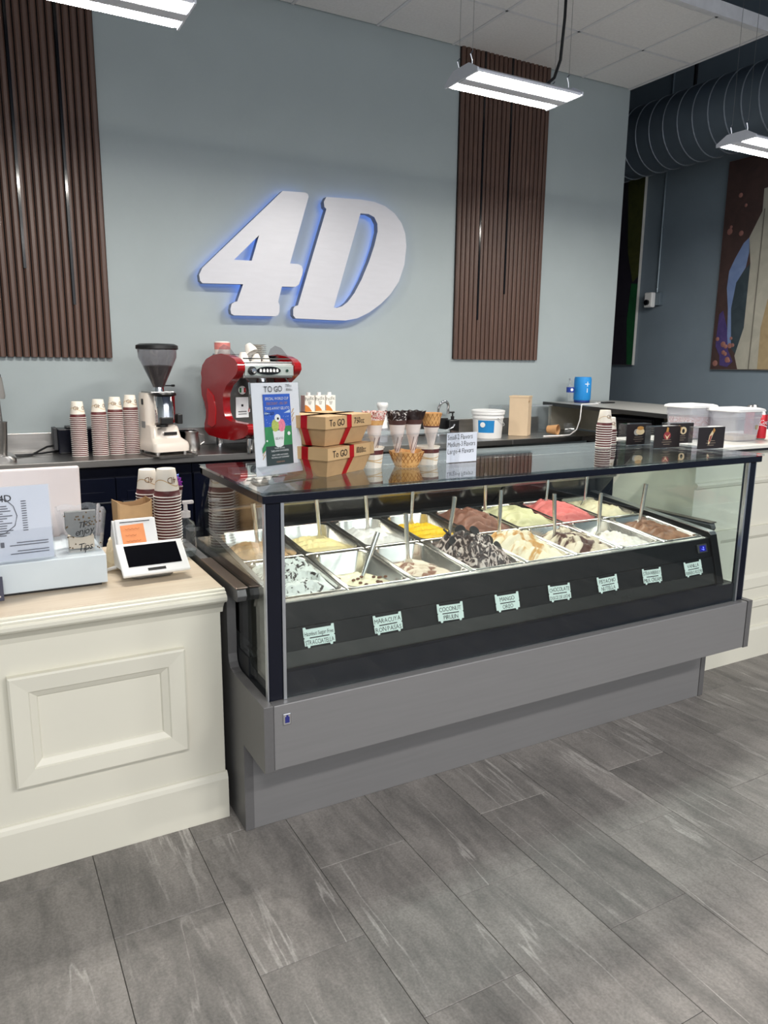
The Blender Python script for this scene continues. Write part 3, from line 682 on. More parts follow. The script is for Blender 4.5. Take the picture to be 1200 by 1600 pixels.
GLAB = {'stracciatella': 'white gelato with dark chocolate shards, leftmost pan of the front row', 'ron': 'cream gelato with raisins, low in the second front pan', 'pirulin': 'beige and brown marbled gelato, low in the third front pan', 'cookie': 'tall white gelato streaked black with cookies, in the fourth front pan',
        'dulce': 'cream gelato with caramel swirls in the fifth front pan', 'nut': 'cream and dark brown swirled gelato in the sixth front pan', 'milk': 'white crumbly gelato in the seventh front pan', 'chocnut': 'milk chocolate gelato in the last front pan by the blue display',
        'hazelnut': 'tan hazelnut gelato in the leftmost pan of the back row', 'maracuya': 'pale yellow gelato in the second pan of the back row', 'coconut': 'plain white gelato in the third pan of the back row', 'mango': 'bright yellow mango gelato in the back row',
        'chocolate': 'brown chocolate gelato heaped in the back row', 'pistachio': 'pale green gelato in the back row left of the pink one', 'strawberry': 'pink strawberry gelato in the back row', 'vanilla': 'pale cream gelato in the last pan of the back row'}
from mathutils import noise as mnoise
def gelato(key, x, y, row, i):
    fb, ff, hm, kind = FILL[key]; W_, D_ = 0.1005, 0.1545; nx, ny = 34, 46; seed = Vector((i * 3.1, row * 7.7, 0.5))
    b = MB(); vs_ = []
    for j in range(ny + 1):
        v = -1 + 2 * j / ny
        for k in range(nx + 1):
            u = -1 + 2 * k / nx
            e = (abs(u) ** 8 + abs(v) ** 8) ** (1 / 8.0); e = max(e, 1e-6)
            px, py = u * W_, v * D_
            # round the plan corners
            if abs(u) > 0.72 and abs(v) > 0.8:
                q = ((abs(u) - 0.72) / 0.28) ** 2 + ((abs(v) - 0.8) / 0.2) ** 2
                if q > 1: s_ = 1 / math.sqrt(q); px = math.copysign((0.72 + (abs(u) - 0.72) * s_) * W_, u); py = math.copysign((0.8 + (abs(v) - 0.8) * s_) * D_, v)
            base = ff + (fb - ff) * max(0.0, min(1.0, 0.5 + 0.5 * v)) ** 1.3
            dome = max(0.0, 1 - (abs(u) ** 3.2)) * max(0.0, 1 - abs(v) ** 4)
            P = Vector((px * 18, py * 18, 0)) + seed
            n1 = mnoise.noise(P); n2 = mnoise.noise(P * 2.7)
            if kind == 'fold':
                ph = py * 52 + px * 30 + n1 * 2.6 + 0.9 * math.sin(px * 40)
                z = 0.50 + 0.62 * (abs(math.sin(ph)) ** 0.7 - 0.5) + 0.32 * n1 + 0.12 * n2
            elif kind == 'ledge':
                q = (v * 2.4 + 0.5 * n1 + 0.2 * u); z = 0.62 + 0.62 * (math.floor(q) - q + 0.4) + 0.25 * n1 + 0.30 * abs(n2)
            else:
                z = 0.55 + 0.45 * n1 + 0.40 * n2 + 0.18 * mnoise.noise(P * 6)
            z = base + 1.45 * hm * dome * max(0.0, z)
            vs_.append((px, py, z))
    n = nx + 1
    fs = [(j * n + k, j * n + k + 1, (j + 1) * n + k + 1, (j + 1) * n + k) for j in range(ny) for k in range(nx)]
    b.add(vs_, fs, 0, True)
    o = b.build('gelato', FM[key], loc=(x, y, deckz(y)), rot=(tilt, 0, 0), recalc=False, ang=80)
    tag(o, GLAB[key], 'gelato')
    SURF[key] = vs_
    return o
pos = {}; SURF = {}
for row, (yy, keys, nm) in enumerate(((YF, front, 'front'), (YB, back, 'back'))):
    for i, key in enumerate(keys):
        x = 0.1995 + 0.25 * i
        lab = 'steel gelato pan, %s from the left in the %s row' % (ORD[i], nm)
        if pan0 is None:
            pan0 = pan_mesh().build('gelato_pan', PANSTEEL, loc=(x, yy, deckz(yy)), rot=(tilt, 0, 0), recalc=False); o = pan0
        else:
            o = pan0.copy(); COL.objects.link(o); o.location = (x, yy, deckz(yy))
        tag(o, lab, 'pan', 'steel gelato pans in the case')
        gelato(key, x, yy, row, i); pos[(row, i)] = (x, yy)
# cookies on the fourth gelato, raisins on the second, shards on the first
COOKIE = mat('cookie_black', (24, 20, 24), 0.6, var=0.2, bump=0.4, scale=120)
cxy = [(-0.055, 0.05, 50), (0.0, 0.09, 60), (0.045, 0.06, 45), (0.07, 0.0, 55), (-0.015, 0.02, 62), (0.078, -0.05, 55), (-0.05, 0.11, 40)]
for k, (dx, dy, a) in enumerate(cxy):
    x, y = pos[(0, 3)]
    o = MB().lathe([(0, 0), (0.021, 0), (0.0225, 0.002), (0.0225, 0.006), (0.021, 0.008), (0, 0.008)], 18).build('cookie', COOKIE, loc=(x + dx, y + dy, deckz(y + dy) + 0.010 + min(SURF['cookie'], key=lambda p: (p[0] - dx) ** 2 + (p[1] - dy) ** 2)[2]), rot=(R(a), R(12 * (-1) ** k), R(-30 + 14 * k)))
    tag(o, 'black round cookie stuck in the streaked gelato, %s of seven' % ORD[k], 'cookie', 'cookies on the streaked gelato')
RAISIN = mat('raisin', (110, 66, 40), 0.5, var=0.2)
b = MB(); rr = random.Random(3); x, y = pos[(0, 1)]
for k in range(14):
    dx, dy = rr.uniform(-0.08, 0.08), rr.uniform(-0.13, 0.02); b.ell((dx, dy, -0.022 - 0.045 * max(0, dy + 0.13) / 0.3 + 0.012 + dy * SLOPE), (0.008, 0.006, 0.005), 8)
o = b.build('raisins', RAISIN, loc=(x, y, deckz(y))); o['kind'] = 'stuff'; tag(o, 'brown raisins scattered on the cream gelato in the second front pan', 'raisins')

def spade(x, y, z, rx, ry, rz, label, L=0.2):
    t = thing('gelato_spade', label, 'spade', (x, y, z)); t.rotation_euler = (rx, ry, rz)
    MB().tube([(0, 0, 0.03), (0, 0, L * 0.5), (0, 0, L)], 0.0085, 10, rs=[0.0065, 0.0085, 0.0095]).build('handle', PANSTEEL, t)
    prof_ = [[(-w, -0.0025, z_), (w, -0.0025, z_), (w, 0.0025, z_), (-w, 0.0025, z_)] for w, z_ in ((0.030, -0.05), (0.031, -0.012), (0.022, 0.012), (0.009, 0.034), (0.007, 0.05))]
    MB().loft(prof_).build('blade', PANSTEEL, t, bevel=0.001)
sp = [(0, 1, 0.0, -0.01, 22, 26), (0, 2, -0.005, 0.06, -2, -3), (0, 3, -0.05, 0.10, 2, 6), (0, 4, -0.04, 0.11, -2, 2), (0, 5, -0.03, 0.06, -3, -2), (0, 6, -0.02, 0.07, 0, 0), (0, 7, -0.02, 0.07, 4, 3),
      (1, 0, 0.02, 0.05, 10, -8), (1, 1, 0.04, 0.06, 5, -8), (1, 2, 0.02, 0.08, 2, -6), (1, 3, -0.02, 0.08, 0, 2), (1, 4, 0.09, 0.03, 2, -3), (1, 6, -0.02, 0.07, -3, 6), (1, 7, -0.03, 0.06, 0, 3)]
SL = {(0, 1): 'steel spade leaning right in the cream gelato with raisins', (0, 2): 'steel spade upright in the beige and brown marbled gelato', (0, 3): 'steel spade behind the heap of black streaked gelato', (0, 4): 'steel spade at the back of the caramel swirled gelato', (0, 5): 'steel spade in the dark brown swirled gelato', (0, 6): 'steel spade in the white crumbly gelato', (0, 7): 'steel spade in the milk chocolate gelato by the blue display',
      (1, 0): 'steel spade in the tan gelato behind the left side glass', (1, 1): 'steel spade in the pale yellow gelato', (1, 2): 'steel spade in the plain white gelato', (1, 3): 'steel spade in the bright yellow gelato', (1, 4): 'steel spade in the heaped brown chocolate gelato', (1, 6): 'steel spade in the pink gelato', (1, 7): 'steel spade in the pale cream gelato at the far right'}
for row, i, dx, dy, rx, ry in sp:
    x, y = pos[(row, i)]; key = (front if row == 0 else back)[i]
    z = deckz(y + dy) + FILL[key][0] * 0.75 + FILL[key][3].count('fold') * 0.008
    spade(x + dx, y + dy, z, R(rx) if not (row == 0 and i == 1) else R(-8), R(ry), 0, SL[(row, i)], L=0.205)

# ------------------------------------------------------------------ back bar: cabinets, steel top, splashback
BZ = 0.98
FY = 2.47
for k in range(5):
    xa = -1.36 + 0.9 * k
    t = thing('base_cabinet', 'navy two-door base cabinet under the steel worktop, %s from the left' % ORD[k], 'cabinet', (xa, FY + 0.03, 0), group='navy cabinets under the back bar')
    MB().box(0.002, 0.898, 0.02, 0.53, 0.0, BZ - (0.045 if k != 4 else 0.21)).build('body', NAVY, t)
    for s in (0, 1):
        d0 = 0.006 + 0.447 * s
        d = MB().box(d0, d0 + 0.441, 0.0, 0.02, 0.12, BZ - 0.11).build('door', NAVY, t, bevel=0.004)
        MB().box(d0 + 0.06, d0 + 0.381, -0.004, 0.0, 0.2, BZ - 0.19).build('door_panel', NAVY, d, bevel=0.004)
        hx = d0 + (0.36 if s == 0 else 0.08)
        MB().tube([(hx - 0.05, -0.004, BZ - 0.25), (hx - 0.05, -0.03, BZ - 0.25), (hx + 0.05, -0.03, BZ - 0.25), (hx + 0.05, -0.004, BZ - 0.25)], 0.005, 6).build('handle', DARKP, d)
t = thing('steel_worktop', 'long stainless steel worktop along the back wall', 'worktop', (0, 0, 0))
SX0, SX1, SY0, SY1 = 2.40, 2.86, 2.62, 2.92      # sink opening
b = MB()
ZT = BZ - 0.0008
b.box(-2.6, SX0, FY, WY - 0.001, BZ - 0.042, ZT); b.box(SX1, 3.90, FY, WY - 0.001, BZ - 0.042, ZT); b.box(SX0, SX1, FY, SY0, BZ - 0.042, ZT); b.box(SX0, SX1, SY1, WY - 0.001, BZ - 0.042, ZT)
b.build('top', STEEL, t, bevel=0.003)
b = MB(); b.loft([[(x, y, BZ - 0.001) for x, y in rrect(SX0, SX1, SY0, SY1, 0.03)], [(x, y, BZ - 0.2) for x, y in rrect(SX0 + 0.01, SX1 - 0.01, SY0 + 0.01, SY1 - 0.01, 0.03)]], 0, True, caps=(True, False))
b.build('sink_bowl', STEEL, t, recalc=False)
MB().box(-2.6, 3.58, WY - 0.022, WY - 0.001, BZ, BZ + 0.115).build('splashback', STEEL, t, bevel=0.002)

# ------------------------------------------------------------------ right side: bar counter along the passage and panelled front counter
t = thing('panelled_counter', 'cream panelled bar counter with white top, right of the gelato case', 'counter', (0, 0, 0))
MB().box(2.30, 4.75, 0.378, 0.9, 0, 1.13).build('body', CREAM, t, bevel=0.003)
MB().prism([(0.378, 0), (0.36, 0), (0.36, 0.16), (0.366, 0.172), (0.378, 0.175)], 'x', 2.30, 4.75).build('baseboard', CREAM, t)
MB().prism([(0.378, 0.285), (0.366, 0.285), (0.362, 0.29), (0.362, 0.318), (0.370, 0.325), (0.378, 0.325)], 'x', 2.30, 4.75).build('lower_rail', CREAM, t)
MB().prism([(0.378, 0.955), (0.366, 0.96), (0.36, 0.975), (0.366, 0.985), (0.378, 0.99)], 'x', 2.30, 4.75).build('upper_rail', CREAM, t)
MB().box(2.26, 4.80, 0.335, 0.92, 1.142, 1.158).build('worktop', mat('white_stone', (236, 234, 226), 0.3), t, bevel=0.002)
MB().box(2.265, 4.795, 0.340, 0.915, 1.13, 1.142).build('worktop_edge', BLACKP, t)
fx0, fx1, fz0, fz1 = 2.46, 3.6, 0.40, 0.735
pr_ = [(0.0, 0.0), (0.0, 0.016), (0.05, 0.014), (0.066, 0.004), (0.07, 0.0)]
def ring2(d): return [(fx0 + d, fz0 + d), (fx1 - d, fz0 + d), (fx1 - d, fz1 - d), (fx0 + d, fz1 - d)]
for k in range(4):
    rings = [[(ring2(d)[e][0], 0.378 - h, ring2(d)[e][1]) for d, h in pr_] for e in (k, (k + 1) % 4)]
    MB().loft(rings).build('moulding', CREAM, t)
BEIGE = mat('beige_laminate', (206, 200, 184), 0.5)
t = thing('raised_bar', 'raised side bar with black edge and open beige niche, against the wall end', 'bar', (0, 0, 0))
poly = [(3.60, 3.0), (3.24, 1.15), (4.1, 1.0), (4.40, 3.0)]
MB().prism(poly, 'z', 1.205, 1.222).build('top', mat('bar_grey', (150, 150, 148), 0.35), t, bevel=0.002)
MB().prism([(3.592, 3.0), (3.232, 1.142), (3.25, 1.14), (3.612, 3.0)], 'z', 1.196, 1.224).build('black_edge', BLACKP, t)
MB().prism([(4.02, 3.0), (3.72, 1.1), (3.78, 1.1), (4.08, 3.0)], 'z', BZ + 0.001, 1.205).build('back_panel', BEIGE, t)
MB().prism([(3.66, 3.0), (3.66, 2.98), (4.05, 2.98), (4.05, 3.0)], 'z', BZ + 0.001, 1.205).build('end_panel', BEIGE, t)
MB().prism([(3.58, 2.44), (3.26, 1.15), (3.75, 1.1), (3.98, 2.44)], 'z', 0.0, BZ - 0.03).build('lower_cabinet', NAVY, t)
MB().prism([(3.55, 2.46), (3.22, 1.15), (3.75, 1.1), (3.98, 2.46)], 'z', BZ - 0.03, BZ - 0.005).build('lower_shelf', BLACKP, t)
t = thing('ice_machine', 'black box-shaped appliance inside the niche under the raised side bar', 'appliance', (3.62, 2.2, BZ - 0.004), R(10))
MB().box(-0.02, 0.13, -0.35, 0.05, 0, 0.19).build('body', NAVY, t, bevel=0.02)
MB().box(-0.026, -0.02, -0.30, 0.0, 0.04, 0.15).build('door', BLACKGLOSS, t, bevel=0.004)

# ------------------------------------------------------------------ paper cups
def cup_mesh(r, h, seg=22):
    """one paper cup standing upside down: rim at the bottom"""
    rt = r * 0.70
    prof = [(0.0005, h * 0.925), (rt * 0.99, h * 0.925), (r * 0.985, 0.003), (r * 1.03, 0.0012), (r * 1.055, 0.003), (r * 1.03, 0.0046), (r * 0.993, 0.0050), (r * 0.927, h * 0.24), (r * 0.91, h * 0.27), (r * 0.812, h * 0.6), (rt * 0.995, h * 0.985), (rt * 0.96, h), (rt * 0.9, h), (rt * 0.88, h * 0.95), (0.0005, h * 0.94)]
    ms = [0, 0, 0, 3, 3, 3, 1, 0, 0, 0, 0, 0, 0, 0]
    b = MB(); b.lathe(prof, seg, mats=ms)
    return b.mesh('paper_cup', [CUPW, MAROON, TAN, mat('cup_rim', (246, 240, 234), 0.5, var=0.01)])
def ribbon(r, h):
    b = MB()
    for k in range(30):
        a0, a1 = R(-180 + 12 * k), R(-168 + 12 * k)
        def P(a, z): q = r * (0.991 - 0.298 * z) * 1.012; return (q * math.cos(a), q * math.sin(a), z * h)
        z0 = 0.50 + 0.12 * math.sin(a0 * 2); z1 = 0.50 + 0.12 * math.sin(a1 * 2)
        b.add([P(a0, z0), P(a1, z1), P(a1, z1 + 0.03), P(a0, z0 + 0.03)], [(0, 1, 2, 3)])
    return b
def logo(r, h, ang, flip):
    """4D printed on the cup wall (upside down with the cup)"""
    b = MB(); b.text('4D', (0, 0, 0), (1, 0, 0), (0, 1, 0), h * 0.32, align='c', cond=0.9)
    out = []
    for x, y, z in b.v:
        zz = 0.72 * h - y; q = r * (0.995 - 0.295 * zz / h) * 1.012; a = ang - x / q
        out.append((q * math.cos(a), q * math.sin(a), zz))
    b.v = out
    return b
LOGO = mat('logo_brown', (120, 84, 44), 0.5)
def cup_stack(x, y, z, n, step, me, r, h, where, group, ang=-110, lean=0.0, sub='paper cup'):
    rr = random.Random(int(1000 * (x + y)))
    ox = oy = 0
    for k in range(n):
        o = bpy.data.objects.new('paper_cup', me); COL.objects.link(o)
        ox += rr.uniform(-1, 1) * lean; oy += rr.uniform(-1, 1) * lean
        o.location = (x + ox, y + oy, z + k * step); o.rotation_euler = (0, 0, 0)
        d = n - 1 - k
        tag(o, ('top %s of %s' if d == 0 else '%s') % ((sub, where) if d == 0 else ('%s, %s down in %s' % (sub, ORD[d], where),)), 'cup', group)
        if d == 0:
            ribbon(r, h).build('printed_ribbon', TAN, o, recalc=False)
            for a in (ang, ang + 75, ang + 180): logo(r, h, R(a), 0).build('logo', LOGO, o, recalc=False)
small = cup_mesh(0.0445, 0.095); big = cup_mesh(0.0485, 0.105)
for x, n, nm in ((-0.166, 21, 'leftmost'), (-0.051, 22, 'second'), (0.047, 23, 'third'), (0.136, 24, 'rightmost')):
    cup_stack(x, 2.70 if x < 0 else 2.72, BZ, n, 0.0112, small, 0.0445, 0.095, 'the %s cup stack on the steel worktop' % nm, 'cup stacks on the steel worktop', lean=0.0002, sub='small paper cup')
cup_stack(-0.098, 0.80, CT, 21, 0.0108, big, 0.0485, 0.105, 'the tall stack in front on the oak counter', 'cup stacks on the oak counter', ang=-75, lean=0.0003, sub='large paper cup')
cup_stack(-0.145, 0.905, CT, 20, 0.0112, small, 0.0445, 0.095, 'the narrower stack behind it on the oak counter', 'cup stacks on the oak counter', ang=-95, sub='small paper cup')
tiny = cup_mesh(0.034, 0.072)
cup_stack(1.765, 0.46, 1.1765, 10, 0.0105, tiny, 0.034, 0.072, 'the cup stack on the glass case top', 'cups stacked on the case top', ang=-95, sub='small white paper cup')
cup_stack(1.905, 0.565, 1.1765, 6, 0.0105, tiny, 0.034, 0.072, 'the short stack behind the dark menu cards', 'cups stacked on the case top', ang=-95, sub='small white paper cup')

# ------------------------------------------------------------------ things on the steel worktop
# coffee grinder
t = thing('coffee_grinder', 'cream coffee grinder with a big conical bean hopper on the steel worktop', 'coffee grinder', (0.297, 2.66, BZ), R(10))
GR = mat('grinder_enamel', (228, 218, 208), 0.3, coat=0.3, var=0.01)
base = [[(x, y, z) for x, y in rrect(-hw, hw, y0, y1, r_)] for hw, y0, y1, r_, z in ((0.112, -0.17, 0.14, 0.03, 0.025), (0.114, -0.172, 0.14, 0.03, 0.05), (0.110, -0.165, 0.14, 0.03, 0.075), (0.094, -0.10, 0.14, 0.03, 0.10), (0.088, -0.075, 0.14, 0.03, 0.16), (0.085, -0.06, 0.14, 0.03, 0.175))]
MB().loft(base, 0, True).build('base', GR, t)
back = [[(x, y, z) for x, y in rrect(-hw, hw, -0.0, 0.14, 0.03)] for hw, z in ((0.088, 0.17), (0.085, 0.345), (0.080, 0.365))]
MB().loft(back, 0, True).build('column', GR, t)
MB().box(-0.0895, -0.085, 0.04, 0.066, 0.295, 0.33).build('switch', BLACKP, t, bevel=0.002)
MB().box(-0.0885, -0.086, 0.02, 0.075, 0.14, 0.195).build('rating_plate', mat('plate_grey', (150, 150, 150), 0.5), t)
MB().lathe([(0.062, 0.19), (0.062, 0.35), (0.058, 0.355)], 24, c=(0.012, -0.045, 0)).build('doser', CHROME, t)
MB().lathe([(0.07, 0.352), (0.072, 0.36), (0.068, 0.368), (0, 0.37)], 24, c=(0.012, -0.045, 0)).build('doser_lid', BLACKP, t)
MB().box(-0.045, 0.03, -0.125, -0.09, 0.185, 0.225).build('dosing_lever', BLACKP, t, bevel=0.005)
MB().box(0.078, 0.11, -0.08, -0.03, 0.18, 0.24).build('side_lever', BLACKP, t, bevel=0.005)
MB().lathe([(0.0, 0.0), (0.034, 0.0), (0.034, 0.012), (0, 0.012)], 18, c=(-0.04, -0.12, 0.172)).build('tamper', BLACKP, t)
MB().box(-0.02, 0.06, -0.1005, -0.096, 0.118, 0.136).build('name_plate', INK, t)
MB().box(-0.07, 0.075, -0.05, 0.11, 0.362, 0.375).build('collar_plate', STEEL, t, bevel=0.004)
MB().lathe([(0.03, 0.372), (0.03, 0.40), (0.028, 0.405)], 20).build('neck', CHROME, t)
MB().tube([(0.02, 0, 0.408), (0.085, 0.0, 0.408)], 0.004, 6).tube([(0.08, 0, 0.408), (0.1, 0, 0.408)], 0.007, 6).build('gate_lever', BLACKP, t)
MB().lathe([(0.034, 0.40), (0.04, 0.415), (0.112, 0.575), (0.116, 0.628), (0.114, 0.628), (0.110, 0.576), (0.038, 0.416), (0.032, 0.40)], 36).build('hopper', SMOKED, t)
beans = MB(); beans.lathe([(0.030, 0.402), (0.0365, 0.415), (0.081, 0.515), (0.082, 0.525), (0.05, 0.53), (0.0, 0.532)], 30)
beans.build('beans', mat('coffee_beans', (28, 12, 14), 0.45, var=0.5, scale=120, bump=0.9), t)
MB().lathe([(0.119, 0.622), (0.123, 0.626), (0.122, 0.645), (0.10, 0.655), (0, 0.658)], 36).build('hopper_lid', BLACKP, t)
tr = MB().loft([[(x, y, z) for x, y in rrect(-w, w, -0.25, 0.0, 0.02)] for w, z in ((0.125, 0.0), (0.13, 0.012), (0.122, 0.012), (0.12, 0.006))], 0, True); tr.build('tray', STEEL, t)
for sx in (-1, 1):
    for sy in (-0.14, 0.11): MB().lathe([(0.014, 0.0), (0.016, 0.027)], 12, c=(sx * 0.085, sy, 0)).build('foot', STEEL, t)
# milk pitcher and knock box behind it
t = thing('milk_pitcher', 'small stainless milk pitcher between the grinder and the espresso machine', 'pitcher', (0.505, 2.74, BZ))
MB().lathe([(0.046, 0.0), (0.05, 0.01), (0.05, 0.05), (0.04, 0.1), (0.043, 0.118), (0.041, 0.118), (0.038, 0.1), (0.048, 0.05), (0.044, 0.004), (0.0, 0.003)], 24).build('body', STEEL, t)
MB().tube([(0.04, -0.0, 0.1), (0.075, 0, 0.095), (0.078, 0, 0.05), (0.048, 0, 0.03)], 0.005, 8).build('handle', STEEL, t)
t = thing('knock_box', 'black knock box beside the coffee grinder', 'box', (0.485, 2.90, BZ))
MB().loft([[(x, y, z) for x, y in rrect(-w, w, -0.05, 0.05, 0.015)] for w, z in ((0.085, 0), (0.09, 0.11), (0.084, 0.11), (0.08, 0.01))], 0, True).build('body', BLACKP, t)
MB().tube([(-0.085, 0, 0.095), (0.085, 0, 0.095)], 0.012, 8).build('bar', DARKP, t)
# power box and cables
t = thing('power_box', 'black power supply box against the splashback behind the leftmost cup stack', 'power supply', (-0.245, 2.88, BZ))
MB().box(-0.02, 0.21, -0.02, 0.12, 0.0, 0.148).build('body', NAVY, t, bevel=0.006)
MB().box(-0.045, -0.0201, 0.0, 0.1, 0.02, 0.155).build('side_plate', DARKP, t, bevel=0.004)
MB().box(0.03, 0.14, 0.0, 0.1, 0.1481, 0.16).build('top_plate', BLACKP, t, bevel=0.004)
for k, pts in enumerate(([(-0.27, 2.90, BZ + 0.05), (-0.33, 2.87, BZ + 0.045), (-0.42, 2.82, BZ + 0.006), (-0.5, 2.78, BZ + 0.006), (-0.62, 2.76, BZ + 0.006)], [(-0.266, 2.92, BZ + 0.012), (-0.36, 2.88, BZ + 0.006), (-0.46, 2.84, BZ + 0.006), (-0.64, 2.86, BZ + 0.006)])):
    o = MB().tube(pts, 0.006, 7).build('power_cable', BLACKP); tag(o, ('upper' if k == 0 else 'lower') + ' black cable running left from the black power box', 'cable')
# drink mixer at the left edge
t = thing('drink_mixer', 'stainless drink mixer cut off by the left edge of the photo', 'mixer', (-0.60, 2.66, BZ))
MB().loft([[(x, y, z) for x, y in rrect(-w, w, -0.12, 0.12, 0.05)] for w, z in ((0.09, 0), (0.09, 0.02), (0.075, 0.035))], 0, True).build('base', STEEL, t)
MB().loft([[(x, y, z) for x, y in rrect(-w, w, 0.03, 0.11, 0.02)] for w, z in ((0.05, 0.03), (0.042, 0.2), (0.036, 0.36))], 0, True).build('column', STEEL, t)
MB().loft([[(x, y, z) for x, y in rrect(-w, w, -0.09, 0.11, 0.03)] for w, z in ((0.058, 0.345), (0.062, 0.36), (0.052, 0.46))], 0, True).build('head', mat('mixer_grey', (128, 126, 124), 0.4), t)
MB().loft([[(x, y, z) for x, y in rrect(-w, w, -0.085, 0.105, 0.03)] for w, z in ((0.048, 0.46), (0.048, 0.475), (0.04, 0.482))], 0, True).build('cap', BLACKP, t)
MB().lathe([(0.036, 0.035), (0.05, 0.22), (0.047, 0.22), (0.034, 0.04)], 24, c=(0.01, -0.055, 0)).build('mixing_cup', STEEL, t)

# espresso machine
MX, MY, MROT = 0.725, 2.50, R(10)
t = thing('espresso_machine', 'red one-group espresso machine with rounded sides on the steel worktop', 'espresso machine', (MX, MY, BZ), MROT)
REDD = mat('red_dark_reflection', (150, 14, 22), 0.18, coat=0.5, var=0.02)  # panel red darkened: the dark reflections are put into its colour
side = [(0.0, 0.0), (0.0, 0.0)]
side = [(-0.03, 0.480), (-0.055, 0.51), (-0.05, 0.545), (-0.01, 0.572), (0.06, 0.592), (0.16, 0.604), (0.27, 0.596), (0.37, 0.57), (0.43, 0.53), (0.455, 0.48), (0.445, 0.445), (0.46, 0.40), (0.455, 0.34), (0.42, 0.29), (0.40, 0.24), (0.405, 0.19), (0.43, 0.15), (0.43, 0.11), (0.37, 0.08), (0.2, 0.07), (0.02, 0.075), (-0.10, 0.10), (-0.155, 0.125), (-0.165, 0.165), (-0.15, 0.185), (0.06, 0.19), (0.125, 0.205), (0.15, 0.25), (0.155, 0.31), (0.145, 0.36), (0.10, 0.41), (0.03, 0.445)]
for k, xa in enumerate((-0.012, 0.392)):
    p_ = MB().prism(side, 'x', xa, xa + 0.05, 0, True); o = p_.build('side_panel', REDD, t, bevel=0.018, seg=3)
    inner = [(0.36, 0.385), (0.375, 0.34), (0.355, 0.27), (0.36, 0.20), (0.375, 0.15), (0.31, 0.135), (0.265, 0.155), (0.25, 0.25), (0.28, 0.34)]
    MB().prism(inner, 'x', xa - 0.004 if k == 0 else xa + 0.05, xa if k == 0 else xa + 0.054, 0, True).build('side_inlay', REDPAINT, o, bevel=0.003)  # inner cutout; its brighter red carries the highlight in the colour
MB().box(0.038, 0.392, -0.03, 0.42, 0.455, 0.545).build('upper_body', STEEL, t, bevel=0.006)
MB().box(0.038, 0.392, 0.2, 0.42, 0.15, 0.456).build('back_body', mat('dark_steel', (110, 108, 106), 0.3, 1.0), t, bevel=0.004)
MB().box(0.038, 0.392, -0.12, 0.42, 0.09, 0.155).build('drip_tray', DARKP, t, bevel=0.004)
MB().box(0.05, 0.38, -0.11, 0.2, 0.1551, 0.165).build('drip_grid', STEEL, t, bevel=0.002)
MB().box(0.038, 0.392, -0.125, -0.118, 0.095, 0.15).build('tray_front', BLACKGLOSS, t)
MB().box(0.042, 0.388, -0.045, -0.03, 0.47, 0.535).build('control_panel', mat('panel_satin', (190, 200, 196), 0.3, 0.5), t, bevel=0.003)
pad = [(0.205 + 0.085 * math.cos(R(a)), 0.502 + 0.026 * math.sin(R(a))) for a in range(0, 360, 15)]
MB().prism(pad, 'y', -0.052, -0.045, 0, True).build('button_pad', BLACKGLOSS, t)
for k in range(6): MB().box(0.139 + 0.0235 * k, 0.153 + 0.0235 * k, -0.055, -0.052, 0.494, 0.509).prism([(0.141 + 0.0235 * k, 0.509), (0.146 + 0.0235 * k, 0.515), (0.151 + 0.0235 * k, 0.509)], 'y', -0.055, -0.052).build('button', WHITEP, t)
MB().lathe([(0.027, 0), (0.025, 0.02), (0.0, 0.022)], 20, xf=Matrix.Translation((0.087, -0.045, 0.502)) @ Matrix.Rotation(R(90), 4, 'X')).build('knob', BLACKP, t)
MB().lathe([(0.017, 0.02), (0.015, 0.034), (0.0, 0.035)], 20, xf=Matrix.Translation((0.087, -0.045, 0.502)) @ Matrix.Rotation(R(90), 4, 'X')).build('knob_cap', CHROME, t)
MB().lathe([(0.009, 0), (0.009, 0.006), (0, 0.007)], 14, xf=Matrix.Translation((0.338, -0.045, 0.502)) @ Matrix.Rotation(R(90), 4, 'X')).build('indicator', mat('indicator_green', (30, 60, 52), 0.2), t)
MB().lathe([(0.0, 0.36), (0.045, 0.36), (0.05, 0.38), (0.05, 0.40), (0.035, 0.42), (0.035, 0.455)], 24, c=(0.215, 0.06, 0)).build('group_head', CHROME, t)
MB().lathe([(0.0, 0.325), (0.03, 0.325), (0.036, 0.34), (0.036, 0.36)], 20, c=(0.215, 0.06, 0)).tube([(0.215, 0.03, 0.345), (0.215, -0.06, 0.335)], 0.008, 8).build('portafilter', CHROME, t)
MB().tube([(0.215, -0.05, 0.336), (0.215, -0.15, 0.325)], 0.014, 10).build('portafilter_handle', BLACKP, t)
for xx in (0.075, 0.355): MB().tube([(xx, 0.0, 0.455), (xx, -0.03, 0.43), (xx, -0.035, 0.36), (xx + 0.01, -0.01, 0.27), (xx + 0.012, 0.0, 0.25)], 0.006, 8).build('steam_wand', CHROME, t)
MB().box(0.10, 0.19, 0.194, 0.2, 0.20, 0.33).build('notice', WHITEPAPER, t)
MB().box(0.115, 0.175, 0.1925, 0.194, 0.235, 0.24).box(0.115, 0.175, 0.1925, 0.194, 0.22, 0.224).box(0.138, 0.152, 0.1925, 0.194, 0.27, 0.285).build('notice_print', INK, t)
bd = Matrix.Translation((0.15, 0.199, 0.375)) @ Matrix.Rotation(R(90), 4, 'X')
MB().lathe([(0.028, 0), (0.026, 0.004), (0, 0.005)], 20, xf=bd).build('badge', WHITEP, t)
MB().box(0.128, 0.141, 0.1925, 0.194, 0.36, 0.39).build('badge_green', mat('badge_green', (20, 110, 60), 0.4), t)
MB().box(0.159, 0.172, 0.1925, 0.194, 0.36, 0.39).build('badge_red', mat('badge_red', (190, 30, 40), 0.4), t)
